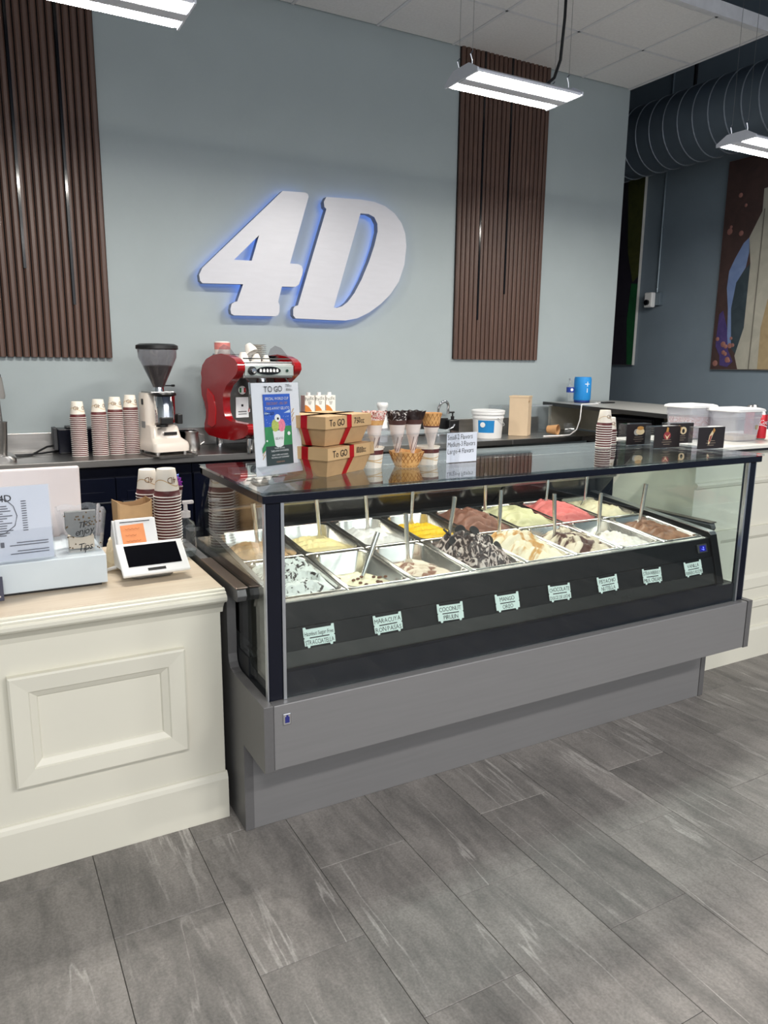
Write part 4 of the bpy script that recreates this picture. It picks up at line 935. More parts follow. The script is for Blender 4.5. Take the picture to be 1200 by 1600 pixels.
MB().box(0.02, 0.41, -0.02, 0.42, 0.5451, 0.557).build('cup_tray', STEEL, t, bevel=0.002)
MB().tube([(0.05, -0.01, 0.575), (0.38, -0.01, 0.575)], 0.004, 6).tube([(0.05, 0.40, 0.60), (0.38, 0.40, 0.60)], 0.004, 6).build('tray_rail', CHROME, t)
wing = [(-0.01, 0.555), (0.05, 0.60), (0.12, 0.645), (0.19, 0.66), (0.25, 0.64), (0.28, 0.60), (0.30, 0.57)]
for xa in (0.022, 0.394): MB().prism(wing, 'x', xa, xa + 0.005).build('side_guard', SMOKED, t)
for xx in (0.06, 0.37):
    for yy in (-0.06, 0.36): MB().lathe([(0.024, 0.0), (0.024, 0.05), (0.02, 0.095)], 16, c=(xx, yy, 0)).build('foot', CHROME, t)
# crockery on the machine's cup tray
MW = Matrix.Translation((MX, MY, BZ)) @ Matrix.Rotation(MROT, 4, 'Z')
CHINA = mat('white_china', (236, 232, 226), 0.2, var=0.01); CHINAB = mat('black_rim_china', (40, 40, 44), 0.25)
def place(p): return tuple(MW @ Vector(p))
def china_cup(p, rot, label, k=1.0):
    t = thing('espresso_cup', label, 'cup', place(p), group='white cups on the espresso machine'); t.rotation_euler = rot
    MB().lathe([(0.018 * k, 0), (0.02 * k, 0.004), (0.032 * k, 0.03 * k), (0.036 * k, 0.055 * k), (0.034 * k, 0.055 * k), (0.03 * k, 0.03 * k), (0.0, 0.006)], 22).build('bowl', CHINA, t)
    MB().tube([(0.033 * k, 0, 0.045 * k), (0.052 * k, 0, 0.042 * k), (0.05 * k, 0, 0.022 * k), (0.03 * k, 0, 0.02 * k)], 0.004, 6).build('handle', CHINA, t)
china_cup((0.10, 0.08, 0.558 + 0.0555), (R(180), 0, 0.6), 'white cup upside down at the left of the machine tray')
china_cup((0.185, 0.07, 0.558 + 0.048), (R(180), 0, 2.4), 'white cup upside down in the middle of the machine tray', 0.86)
china_cup((0.25, 0.06, 0.558 + 0.0395), (R(180), 0, 1.2), 'small white cup upside down in front of the saucers', 0.7)
china_cup((0.145, 0.10, 0.558 + 0.103), (R(150), R(14), 1.0), 'white cup tilted on top of the other two cups', 1.1)
for k in range(9):
    b = MB(); b.lathe([(0.03, 0.0), (0.034, 0.002), (0.064, 0.009), (0.066, 0.0105), (0.06, 0.0105), (0.03, 0.004), (0, 0.004)], 26, mats=[0, 0, 1, 1, 0, 0])
    o = b.build('saucer', [CHINA, CHINAB], loc=place((0.245 + 0.002 * (k % 2), 0.175, 0.558 + 0.0118 * k))); o.rotation_euler = (0, 0, 0)
    tag(o, 'white saucer with dark rim, %s from the bottom of the stack on the espresso machine' % ORD[k], 'saucer', 'saucers on the espresso machine')
for k in range(3):
    o = MB().lathe([(0.0, 0.0), (0.03, 0.0), (0.045, 0.012), (0.043, 0.012), (0.028, 0.003), (0, 0.003)], 20).build('saucer', CHINAB, loc=place((0.34, 0.16, 0.558 + 0.012 * k)))
    tag(o, 'small dark saucer, %s from the bottom behind the right plastic guard' % ORD[k], 'saucer', 'dark saucers on the espresso machine')
t = thing('jar', 'white jar with a pink printed band on top of the espresso machine', 'jar', place((0.07, 0.30, 0.5605)))
MB().lathe([(0.048, 0), (0.05, 0.006), (0.05, 0.115), (0.044, 0.12), (0, 0.12)], 24).build('body', CHINA, t)
MB().lathe([(0.0508, 0.07), (0.0508, 0.112)], 24).build('band', mat('pink_band', (214, 130, 124), 0.5, var=0.15, scale=40), t)
b = MB().text('Gelyum', (0, 0, 0), (1, 0, 0), (0, 0, 1), 0.03, align='c') if False else None

# oat-milk cartons
CRT = mat('carton_white', (238, 234, 226), 0.45); ORANGE = mat('carton_orange', (214, 130, 52), 0.5)
def carton():
    t = thing('milk_carton', 'x', 'carton', (0, 0, 0))
    MB().box(-0.036, 0.036, -0.036, 0.036, 0, 0.315).build('box', CRT, t, bevel=0.002)
    MB().lathe([(0.014, 0), (0.014, 0.018), (0.012, 0.02), (0, 0.02)], 14, c=(0.005, 0, 0.315)).build('cap', WHITEP, t)
    b = MB().text('Pacific', (0, -0.0365, 0.283), (1, 0, 0.12), (-0.2, 0, 1), 0.034, align='c', jit=0.03, cond=0.72); b.build('lettering', mat('carton_green', (62, 72, 44), 0.5), t, recalc=False)
    sw = [(-0.036, 0.09)] + [(-0.036 + 0.072 * k / 8, 0.252 - 0.085 * (k / 8) ** 2) for k in range(9)] + [(0.036, 0.09)]
    MB().prism(sw, 'y', -0.0368, -0.036).build('orange_arc', ORANGE, t)
    b = MB()
    for k in range(4): b.box(-0.014 + 0.002 * k, 0.014 - 0.002 * k, -0.0366, -0.036, 0.272 - 0.006 * k, 0.2745 - 0.006 * k)
    b.build('small_print', mat('carton_print', (120, 116, 110), 0.5), t)
    return t
c0 = carton(); c0.location = (1.463, 2.75, BZ + 0.02); c0['label'] = 'white milk carton with orange arc, rightmost of three behind the card boxes'; c0['group'] = 'milk cartons'
dup(c0, (1.385, 2.75, BZ + 0.02), label='white milk carton with orange arc, middle of three behind the card boxes')
dup(c0, (1.307, 2.75, BZ + 0.02), label='white milk carton with orange arc, leftmost of three, half hidden by the poster')
o = MB().box(1.25, 1.52, 2.70, 2.80, BZ, BZ + 0.02).build('carton_tray', STEEL, bevel=0.003); tag(o, 'low steel tray under the three milk cartons', 'tray')
# white bottle behind the cones
t = thing('squeeze_bottle', 'white squeeze bottle with clear base standing behind the cones', 'bottle', (1.86, 2.70, BZ))
MB().lathe([(0.04, 0), (0.042, 0.01), (0.042, 0.09), (0.04, 0.1)], 20).build('base', FROST, t)
MB().lathe([(0.04, 0.1), (0.03, 0.2), (0.032, 0.24), (0.04, 0.25), (0.042, 0.27), (0.036, 0.28), (0, 0.28)], 20).build('bottle', WHITEP, t)
# tap
t = thing('tap', 'chrome gooseneck tap at the sink on the back worktop', 'tap', (2.50, 2.955, BZ))
MB().lathe([(0.03, 0), (0.03, 0.012), (0.02, 0.02), (0.018, 0.05)], 18).tube([(0, 0, 0.02)] + [(0, 0, 0.19)] + [(0.045 - 0.045 * math.cos(R(a)), -0.02 * math.sin(R(a)), 0.21 + 0.055 * math.sin(R(a))) for a in range(0, 181, 20)] + [(0.09, -0.0, 0.185)], 0.011, 12).build('spout', CHROME, t)
MB().tube([(0.09, 0, 0.19), (0.09, 0, 0.165)], 0.013, 12).build('nozzle', CHROME, t)
MB().tube([(0.0, 0, 0.035), (0.07, -0.02, 0.04), (0.12, -0.03, 0.06), (0.135, -0.033, 0.085)], 0.009, 10).build('lever', CHROME, t)
MB().tube([(-0.10, 0, 0.045), (0, 0, 0.045)], 0.01, 10).lathe([(0.018, 0), (0.018, 0.05), (0.012, 0.06)], 14, c=(-0.10, 0, 0)).build('valve', CHROME, t)
# soap dispenser
t = thing('soap_dispenser', 'black soap dispenser with pump beside the tap', 'soap dispenser', (2.642, 2.965, BZ))
MB().box(-0.048, 0.048, -0.03, 0.03, 0, 0.12).build('bottle', BLACKP, t, bevel=0.008)
MB().lathe([(0.014, 0.12), (0.014, 0.145), (0.006, 0.147), (0.006, 0.175)], 12).build('neck', BLACKP, t)
MB().box(-0.045, 0.014, -0.01, 0.01, 0.17, 0.184).build('pump_head', BLACKP, t, bevel=0.004)
o = MB().box(2.36, 2.62, 2.99, 3.02, BZ, BZ + 0.13).build('tray_upright', BLACKP, bevel=0.004); tag(o, 'black tray standing upright against the splashback behind the tap', 'tray')
# bucket
t = thing('bucket', 'white plastic bucket with blue label on the steel worktop', 'bucket', (2.762, 2.66, BZ))
MB().lathe([(0.105, 0), (0.108, 0.005), (0.116, 0.15), (0.122, 0.151), (0.122, 0.163), (0.118, 0.165), (0.119, 0.178), (0.126, 0.18), (0.127, 0.195), (0.122, 0.205), (0.114, 0.207), (0.108, 0.03), (0, 0.02)], 36).build('body', WHITEP, t)
MB().lathe([(0.0, 0.200), (0.118, 0.200), (0.129, 0.199), (0.129, 0.208), (0.118, 0.2125), (0.112, 0.209), (0, 0.209)], 36).build('lid', WHITEP, t)
LB = mat('label_blue', (30, 130, 196), 0.45)
b = MB()
for k in range(8):
    a0, a1 = R(-165 + 8 * k), R(-157 + 8 * k)
    def P(a, z): q = 0.106 + 0.068 * z + 0.0015; return (q * math.cos(a), q * math.sin(a), z)
    b.add([P(a0, 0.045), P(a1, 0.045), P(a1, 0.138), P(a0, 0.138)], [(0, 1, 2, 3)])
b.build('label', LB, t, recalc=False)
a = R(-145); q = 0.118
MB().lathe([(0.02, 0), (0, 0.001)], 16, xf=Matrix.Translation((q * math.cos(a), q * math.sin(a), 0.105)) @ Matrix.Rotation(a, 4, 'Z') @ Matrix.Rotation(R(90), 4, 'Y')).build('label_emblem', WHITEP, t)
MB().tube([(0.126 * math.cos(R(c)), 0.126 * math.sin(R(c)), 0.16 - 0.075 * math.sin(R((c + 90) / 1.0)) if c > -90 else 0.16) for c in range(-90, 91, 15)], 0.003, 6).build('handle', WHITEP, t)
# tan paper bag box
t = thing('paper_box', 'tall plain tan cardboard box on the steel worktop', 'box', (3.12, 2.715, BZ), R(40))
MB().box(-0.075, 0.075, -0.075, 0.075, 0, 0.31).build('carton', mat('tan_card', (214, 190, 160), 0.7, var=0.02), t, bevel=0.003)
MB().prism([(-0.078, 0.30), (-0.078, 0.312), (0.078, 0.312), (0.078, 0.30)], 'y', -0.078, 0.078).build('lid', mat('tan_card', (214, 190, 160)), t, bevel=0.002)
MB().box(-0.078, -0.04, -0.0795, -0.078, 0.265, 0.28).build('tear_tab', KRAFT, t)
# clear bin
t = thing('clear_bin', 'clear rectangular acrylic bin behind the tall tan box', 'bin', (3.29, 2.925, BZ))
b = MB()
b.box(-0.26, 0.26, -0.09, -0.086, 0, 0.225).box(-0.26, 0.26, 0.086, 0.09, 0, 0.225).box(-0.26, -0.256, -0.086, 0.086, 0, 0.225).box(0.256, 0.26, -0.086, 0.086, 0, 0.225).box(-0.256, 0.256, -0.086, 0.086, 0, 0.004)
b.build('walls', ACRYLIC, t)
MB().box(-0.262, 0.262, -0.094, -0.085, 0.22, 0.226).build('rim', FROST, t)
# bottle and speaker on the bar
t = thing('water_bottle', 'clear plastic water bottle with blue label on the raised bar', 'bottle', (3.71, 2.80, 1.2235))
MB().lathe([(0.028, 0), (0.032, 0.008), (0.03, 0.03), (0.032, 0.07), (0.032, 0.125), (0.028, 0.15), (0.014, 0.18), (0.013, 0.19)], 20).build('bottle', ACRYLIC, t)
MB().lathe([(0.0328, 0.085), (0.0328, 0.128)], 20).build('label', mat('label_navy', (30, 60, 150), 0.4), t)
MB().lathe([(0.0145, 0.185), (0.0145, 0.2), (0, 0.201)], 14).build('cap', mat('cap_grey', (150, 156, 164), 0.4), t)
a = R(-110)
MB().lathe([(0.012, 0), (0, 0.001)], 12, xf=Matrix.Translation((0.0333 * math.cos(a), 0.0333 * math.sin(a), 0.108)) @ Matrix.Rotation(a, 4, 'Z') @ Matrix.Rotation(R(90), 4, 'Y')).build('label_mark', WHITEP, t)
t = thing('speaker', 'bright blue cylindrical speaker with plus and minus marks on the raised bar', 'speaker', (3.835, 2.79, 1.2235))
SB = mat('speaker_blue', (24, 134, 208), 0.6, bump=0.3, scale=200); 
MB().lathe([(0.066, 0.02), (0.071, 0.03), (0.071, 0.195), (0.066, 0.212), (0, 0.214)], 32).build('body', SB, t)
MB().lathe([(0.06, 0), (0.066, 0.004), (0.066, 0.02)], 32).build('base', mat('speaker_navy', (20, 50, 120), 0.5), t)
b = MB(); a = R(-100)
for (da, z0, z1, w) in ((0, 0.135, 0.175, 0.003), (0, 0.085, 0.12, 0.003)):
    a0, a1 = a - w / 0.071, a + w / 0.071
    b.add([(0.0717 * math.cos(x_), 0.0717 * math.sin(x_), z_) for x_, z_ in ((a0, z0), (a1, z0), (a1, z1), (a0, z1))], [(0, 1, 2, 3)])
for k in range(-3, 3):
    a0, a1 = a + k * 0.1, a + (k + 1) * 0.1
    b.add([(0.0717 * math.cos(x_), 0.0717 * math.sin(x_), z_) for x_, z_ in ((a0, 0.152), (a1, 0.152), (a1, 0.158), (a0, 0.158))], [(0, 1, 2, 3)])
b.build('volume_marks', WHITEP, t, recalc=False)
o = MB().box(3.92, 4.05, 2.62, 2.7, 1.2235, 1.232).build('phone', BLACKP, bevel=0.003); tag(o, 'black phone lying on the raised bar right of the blue speaker', 'phone')
o = MB().tube([(3.92, 2.66, 1.228), (3.8, 2.60, 1.229), (3.72, 2.48, 1.229), (3.50, 2.42, 1.233), (3.470, 2.405, 1.2325), (3.460, 2.396, 1.222), (3.454, 2.39, 1.19), (3.445, 2.385, 1.12), (3.43, 2.40, 1.04), (3.41, 2.45, 0.995), (3.36, 2.50, 0.987), (3.2, 2.52, 0.986)], 0.005, 8).build('charging_cable', WHITEP)
tag(o, 'white cable hanging from the raised bar down to the worktop', 'cable')
# paper cup and glasses lying by the niche
t = thing('paper_cup', 'paper cup lying on its side by the niche under the raised bar', 'cup', (3.36, 2.60, BZ + 0.0465), R(-150)); t.rotation_euler = (R(90), 0, R(25))
MB().lathe([(0.03, 0.0), (0.041, 0.085), (0.043, 0.086), (0.040, 0.088), (0.029, 0.004), (0, 0.004)], 20, xf=Matrix.Translation((0, 0, -0.04))).build('wall', mat('cup_kraft', (196, 150, 104), 0.5), t)
for k, (x, y) in enumerate(((3.50, 2.62), (3.58, 2.66))):
    o = MB().lathe([(0.028, 0), (0.03, 0.004), (0.036, 0.085), (0.034, 0.085), (0.027, 0.008), (0, 0.006)], 20).build('glass_tumbler', ACRYLIC, loc=(x, y, BZ + (0.037 if k == 0 else 0.0)), rot=(R(90) if k == 0 else 0, 0, R(50)))
    tag(o, ('clear plastic tumbler lying on its side' if k == 0 else 'clear plastic tumbler standing upright') + ' in front of the beige niche', 'tumbler', 'tumblers by the niche')

# ------------------------------------------------------------------ things on the case top
TZ = 1.1768
# poster in an acrylic stand
t = thing('poster_stand', 'clear acrylic stand holding a white sheet with a blue and green gelato poster', 'sign', (0.129, 0.212, TZ), R(20))
lean = Matrix.Rotation(R(-4), 4, 'X')
MB().box(-0.098, 0.098, -0.0035, -0.0015, 0.012, 0.302, xf=lean).build('front_sheet', ACRYLIC, t)
MB().box(-0.096, 0.096, -0.0012, 0.0, 0.016, 0.300, xf=lean).build('paper', WHITEPAPER, t)
b = MB(); b.add([(-0.098, -0.07, 0.0), (0.098, -0.07, 0.0), (0.098, 0.02, 0.0), (-0.098, 0.02, 0.0), (-0.098, -0.07, 0.003), (0.098, -0.07, 0.003), (0.098, 0.02, 0.003), (-0.098, 0.02, 0.003)], [(0, 3, 2, 1), (4, 5, 6, 7), (0, 1, 5, 4), (1, 2, 6, 5), (2, 3, 7, 6), (3, 0, 4, 7)])
b.prism([(-0.07, 0.003), (-0.066, 0.003), (-0.001, 0.045), (-0.004, 0.045)], 'x', -0.098, 0.098)
b.build('foot', ACRYLIC, t)
PB = swirl('poster_blue', ((40, 70, 170), (50, 110, 210)), 5, 0.6, bump=0)
PG = swirl('poster_green', ((30, 110, 70), (70, 160, 100)), 9, 0.8, bump=0)
PD = mat('poster_dark', (44, 60, 62), 0.5, var=0.1)
def onp(b): b.v = [tuple(lean @ Vector(v)) for v in b.v]; return b
px0, px1 = -0.055, 0.055
onp(MB().box(px0, px1, -0.0046, -0.004, 0.165, 0.265)).build('poster_sky', PB, t)
onp(MB().box(px0, px1, -0.0046, -0.004, 0.105, 0.165)).build('poster_grass', PG, t)
onp(MB().box(px0, px1, -0.0046, -0.004, 0.045, 0.105)).build('poster_footer', PD, t)
onp(MB().prism([(-0.069, 0.10), (-0.055, 0.118), (-0.055, 0.095), (-0.069, 0.085)], 'y', -0.0046, -0.004)).build('poster_corner', PG, t)
b = MB()
for k, (sx, sz) in enumerate(((0.058, 0.205), (0.058, 0.192), (0.058, 0.178), (-0.07, 0.078), (-0.07, 0.066))): b.prism([(sx, sz), (sx + 0.010, sz + 0.014), (sx + 0.0115, sz + 0.013), (sx + 0.0015, sz - 0.001)], 'y', -0.0046, -0.004)
onp(b).build('gold_dashes', mat('gold_print', (196, 150, 70), 0.5), t)
onp(MB().prism([(-0.024, 0.152), (0.024, 0.152), (0.017, 0.105), (0.006, 0.1), (-0.008, 0.1), (-0.017, 0.106)], 'y', -0.0052, -0.0045)).build('print_cup', mat('print_white', (225, 230, 232), 0.5), t)
def disc(cx, cz, rx, rz, y): return [(cx + rx * math.cos(R(a)), cz + rz * math.sin(R(a))) for a in range(0, 360, 24)]
onp(MB().prism(disc(-0.013, 0.168, 0.015, 0.019, 0), 'y', -0.0056, -0.0045)).build('print_scoop', mat('print_pistachio', (176, 190, 96), 0.6, var=0.2, scale=200), t)
onp(MB().prism(disc(0.013, 0.168, 0.015, 0.02, 0), 'y', -0.0055, -0.0045)).build('print_scoop', mat('print_pink', (230, 130, 156), 0.6, var=0.12, scale=200), t)
onp(MB().prism(disc(-0.002, 0.191, 0.012, 0.012, 0), 'y', -0.0059, -0.0045)).build('print_ball', mat('print_white', (225, 230, 232)), t)
onp(MB().prism(disc(-0.001, 0.189, 0.004, 0.004, 0), 'y', -0.0062, -0.0045)).build('print_ball_patch', INK, t)
onp(MB().prism(disc(0.042, 0.141, 0.006, 0.006, 0), 'y', -0.0052, -0.0045).prism(disc(-0.049, 0.122, 0.003, 0.003, 0), 'y', -0.0052, -0.0045)).build('print_small_ball', mat('print_white', (225, 230, 232)), t)
b = MB(); rr = random.Random(4)
for k in range(30): x, z = rr.uniform(px0 + 0.003, px1 - 0.005), rr.uniform(0.163, 0.200); b.box(x, x + 0.0016, -0.0049, -0.0045, z, z + 0.0016)
b.prism([(-0.052, 0.212), (-0.030, 0.205), (-0.052, 0.204)], 'y', -0.0049, -0.0045); b.prism([(0.052, 0.216), (0.026, 0.206), (0.052, 0.206)], 'y', -0.0049, -0.0045)
onp(b).build('print_sparkles', mat('print_sky_white', (190, 214, 240), 0.5), t)
def ptext(s_, x, z, size, m_, nm, jit=0, cond=0.85, al='c'):
    b = MB().text(s_, (x, -0.0050 - 0.0008, z), (1, 0, 0), (0, 0, 1), size, align=al, jit=jit, cond=cond, maxw=0.1); onp(b).build(nm, m_, t, recalc=False)
PWm = mat('print_white', (225, 230, 232))
ptext('SPECIAL WORLD CUP', 0, 0.247, 0.0125, PWm, 'lettering', cond=0.78)
ptext('DISCOUNT - 10% OFF', 0, 0.232, 0.0125, mat('print_bronze', (170, 130, 110), 0.5), 'lettering', cond=0.74)
ptext('TAKE-AWAY GELATO', 0, 0.217, 0.0125, PWm, 'lettering', cond=0.78)
ptext('TO GO', -0.034, 0.201, 0.014, INK, 'handwriting', 0.08)
ptext('TO GO', -0.012, 0.272, 0.026, INK, 'handwriting', 0.08, 0.9)
ptext('750cc', 0.052, 0.287, 0.012, INK, 'handwriting', 0.1, 0.9)
ptext('1000cc', 0.054, 0.274, 0.011, INK, 'handwriting', 0.1, 0.9)
ptext('GELATO', 0, 0.124, 0.010, DARKP, 'lettering')
ptext('VALID ON ALL', 0, 0.095, 0.0075, PWm, 'lettering'); ptext('TAKE-AWAY FAVOURITES', 0, 0.086, 0.0085, PWm, 'lettering', cond=0.7)
ptext('HURRY OFFER VALID DURING', 0, 0.074, 0.0065, PWm, 'lettering', cond=0.75); ptext('THE WORLD CUP TOURNAMENT', 0, 0.066, 0.0065, PWm, 'lettering', cond=0.75)
ptext('ORDER NOW', 0, 0.052, 0.0065, mat('print_bronze', (170, 130, 110)), 'lettering')

# card boxes with red ribbon
def togo(label, loc, rz, txt, k=1.0):
    t = thing('takeaway_box', label, 'box', loc, rz, group='kraft takeaway boxes on the case top')
    L_, D_, h, lh = 0.268 * k, 0.205 * k, 0.074, 0.040
    def rect(a, d, z): return [(-a / 2, -d / 2, z), (a / 2, -d / 2, z), (a / 2, d / 2, z), (-a / 2, d / 2, z)]
    MB().loft([rect(L_ * 0.80, D_ * 0.76, 0), rect(L_ * 0.97, D_ * 0.97, h - lh * 0.1)]).build('tray', KRAFT, t, bevel=0.001)
    MB().loft([rect(L_, D_, h - lh * 0.45), rect(L_ * 0.99, D_ * 0.99, h + lh * 0.55)]).build('lid', mat('kraft_lid', (206, 170, 124), 0.7, var=0.03), t, bevel=0.001)
    w = 0.013
    def strip(pts, nx):     # a flat ribbon following pts, half width w along nx
        b.loft([[tuple(Vector(p) - Vector(nx) * w), tuple(Vector(p) + Vector(nx) * w)] for p in pts], 0, False, caps=(False, False))
    b = MB(); e = 0.0012
    for q in (-0.045, ):
        pass
    for s in (-1, 1):
        x = -0.002
        strip([(x * 0.8 - 0.012, s * (D_ * 0.38 + e), 0.0), (x, s * (D_ * 0.485 + e), h - lh * 0.5), (x, s * (D_ * 0.5 + e), h - lh * 0.44), (x, s * (D_ * 0.495 + e), h + lh * 0.55 + e), (x, 0, h + lh * 0.55 + e)], (1, 0, 0))
        strip([(s * (L_ * 0.40 + e), -0.015, 0.0), (s * (L_ * 0.485 + e), -0.015, h - lh * 0.5), (s * (L_ * 0.5 + e), -0.015, h - lh * 0.44), (s * (L_ * 0.495 + e), -0.015, h + lh * 0.55 + e), (0, -0.015, h + lh * 0.55 + e)], (0, 1, 0))
    b.build('ribbon', REDRIBBON, t, recalc=False)
    b = MB(); y = -D_ * 0.5 - 0.0015
    b.text('To GO', (-0.112, y, h - 0.009), (1, 0, 0), (0, 0, 1), 0.031, jit=0.08, cond=0.9); b.text(txt, (0.026, y, h - 0.007), (1, 0, 0), (0, 0, 1), 0.029, jit=0.1, cond=0.85 if len(txt) < 6 else 0.75)
    b.build('handwriting', INK, t, recalc=False)
    return h + lh * 0.55
bl = (0.326, 0.297, TZ)
hh = togo('lower kraft takeaway box tied with red ribbon, marked 1000 cc', bl, R(30), '1000cc', 1.03)
togo('upper kraft takeaway box tied with red ribbon, marked 750 cc', (0.322, 0.297, TZ + hh + 0.003), R(29), '750cc', 0.985)

# acrylic cone stand and its cones
t = thing('cone_stand', 'clear acrylic stand holding cones above the case top', 'stand', (0.655, 0.31, TZ))
AW, AD, AH = 0.175, 0.07, 0.118
b = MB()
hs = [(-0.127, 0.02), (-0.045, 0.0), (0.02, 0.0), (0.098, 0.0)]
outer = [(-AW, -AD), (AW, -AD), (AW, AD), (-AW, AD)]
holes = [[(hx + 0.0245 * math.cos(R(a)), hy + 0.0245 * math.sin(R(a))) for a in range(0, 360, 20)] for hx, hy in hs]
v, f = flat_hole([(p[0], p[1]) for p in outer], holes, 0.0)
for z in (AH, AH + 0.004): b.add([(p[0], p[2], z) for p in v], f)
for lp in [outer] + holes:
    n = len(lp); b.add([(p[0], p[1], AH) for p in lp] + [(p[0], p[1], AH + 0.004) for p in lp], [(i, (i + 1) % n, n + (i + 1) % n, n + i) for i in range(n)])
b.build('top_plate', ACRYLIC, t)
for s in (-1, 1): MB().box(s * AW - 0.002, s * AW + 0.002, -AD, AD, 0.0, AH).build('side_plate', ACRYLIC, t)
for xx in (-0.07, 0.062): MB().box(xx, xx + 0.004, -AD, AD, 0, AH - 0.0005).build('divider', ACRYLIC, t)
SLEEVE = mat('cone_sleeve', (232, 220, 214), 0.5, var=0.04, scale=30); WAFFLE = swirl('waffle', ((206, 148, 84), (228, 176, 112)), 60, 0, kind='voronoi', pos=[0.0, 0.5], bump=0.5, bscale=60)
CHOC = mat('chocolate', (40, 24, 24), 0.4, var=0.3, scale=90, bump=0.8); MILKCH = mat('milk_chocolate', (86, 56, 52), 0.4)
SPRK = swirl('sprinkles', ((150, 40, 50), (210, 130, 120), (240, 224, 216)), 160, 0, kind='voronoi', pos=[0.1, 0.4, 0.7])
CHW = swirl('choc_white_flakes', ((36, 22, 22), (44, 28, 28), (236, 230, 226)), 38, 1.5, pos=[0, 0.56, 0.60])
def ruffle(b, r, z0, z1, m, k=9, amp=0.006):
    rings = []
    for q in range(6):
        f_ = q / 5; rr_ = r * (1 + 0.16 * f_)
        rings.append([((rr_ + amp * f_ * math.sin(k * R(a))) * math.cos(R(a)), (rr_ + amp * f_ * math.sin(k * R(a))) * math.sin(R(a)), z0 + (z1 - z0) * f_ + 0.4 * amp * f_ * math.cos((k + 2) * R(a))) for a in range(0, 360, 12)])
    rings.append([(x * 0.8, y * 0.8, z - 0.01) for x, y, z in rings[-1]])
    b.loft(rings, m, True, caps=(True, True))
def cone(label, x, y, kind):
    t = thing('ice_cream_cone', label, 'cone', (0.655 + x, 0.31 + y, TZ))
    top = AH + 0.045
    if kind == 'waffle':
        MB().lathe([(0.010, 0.062), (0.022, 0.118), (0.0235, 0.122), (0.029, 0.137)], 20).build('sleeve', SLEEVE, t)
        MB().lathe([(0.0293, 0.136), (0.0297, 0.141)], 20).build('band', MAROON, t)
        b = MB(); b.lathe([(0.0285, 0.14), (0.034, 0.17), (0.038, 0.187), (0.035, 0.187), (0.026, 0.145)], 26); b.build('waffle', WAFFLE, t)
        b = MB()
        for k in range(14):
            a = R(k * 360 / 14)
            for sgn in (1, -1): b.tube([(0.0295 * math.cos(a), 0.0295 * math.sin(a), 0.142), (0.0385 * math.cos(a + sgn * 0.7), 0.0385 * math.sin(a + sgn * 0.7), 0.186)], 0.0012, 4)
        b.build('waffle_ridges', mat('waffle_line', (164, 106, 52), 0.6), t)
        return
    MB().lathe([(0.006, 0.042 if kind != 'sprinkle' else 0.07), (0.0225, 0.116), (0.0245, 0.1235), (0.030, 0.150)], 20).build('sleeve', SLEEVE, t)
    b = MB()
    for k in range(3): b.tube([(0.011 * math.cos(R(200 + k * 50)), 0.011 * math.sin(R(200 + k * 50)), 0.055), (0.021 * math.cos(R(250 + k * 50)), 0.021 * math.sin(R(250 + k * 50)), 0.105)], 0.001, 4)
    b.build('sleeve_print', MAROON, t)
    MB().lathe([(0.0302, 0.149), (0.0325, 0.158), (0.0355, 0.166)], 22).build('rim_band', MILKCH if kind != 'sprinkle' else WAFFLE, t)
    b = MB(); ruffle(b, 0.035, 0.165, 0.196, 0, 9 if kind != 'choc' else 7, 0.007); b.build('coating', {'choc': CHOC, 'flakes': CHW, 'sprinkle': SPRK}[kind], t)
cone('sprinkle-coated cone partly hidden behind the kraft boxes', -0.127, 0.02, 'sprinkle')
cone('chocolate-dipped cone with white flakes in the acrylic stand', -0.045, 0.0, 'flakes')
cone('plain dark chocolate-dipped cone in the acrylic stand', 0.02, 0.0, 'choc')
cone('plain waffle cone at the right of the acrylic stand', 0.098, 0.0, 'waffle')
# waffle bowl and two paper cups under the stand
t = thing('waffle_bowl', 'round waffle bowl under the cone stand on the case top', 'bowl', (0.638, 0.29, TZ))
WR = [[(0.041 * 1, 0)], ]
b = MB(); rings = []
for f_, r_, z_ in ((0, 0.040, 0.0), (0.3, 0.048, 0.014), (0.7, 0.056, 0.038), (1, 0.063, 0.056)):
    rings.append([((r_ + 0.0015 * f_ * math.sin(12 * R(a))) * math.cos(R(a)), (r_ + 0.0015 * f_ * math.sin(12 * R(a))) * math.sin(R(a)), z_ + 0.003 * f_ * math.sin(5 * R(a))) for a in range(0, 360, 9)])
rings += [[(x * 0.94, y * 0.94, z) for x, y, z in rings[-1]], [(x * 0.9, y * 0.9, 0.006) for x, y, z in rings[0]]]
b.loft(rings, 0, True); b.build('wall', WAFFLE, t)
b = MB()
for k in range(22):
    a = R(k * 360 / 22)
    for sgn in (1, -1): b.tube([(0.0415 * math.cos(a), 0.0415 * math.sin(a), 0.003), (0.0525 * math.cos(a + sgn * 0.3), 0.0525 * math.sin(a + sgn * 0.3), 0.026), (0.0635 * math.cos(a + sgn * 0.62), 0.0635 * math.sin(a + sgn * 0.62), 0.053)], 0.0012, 4)
b.build('ridges', mat('waffle_line', (164, 106, 52)), t)
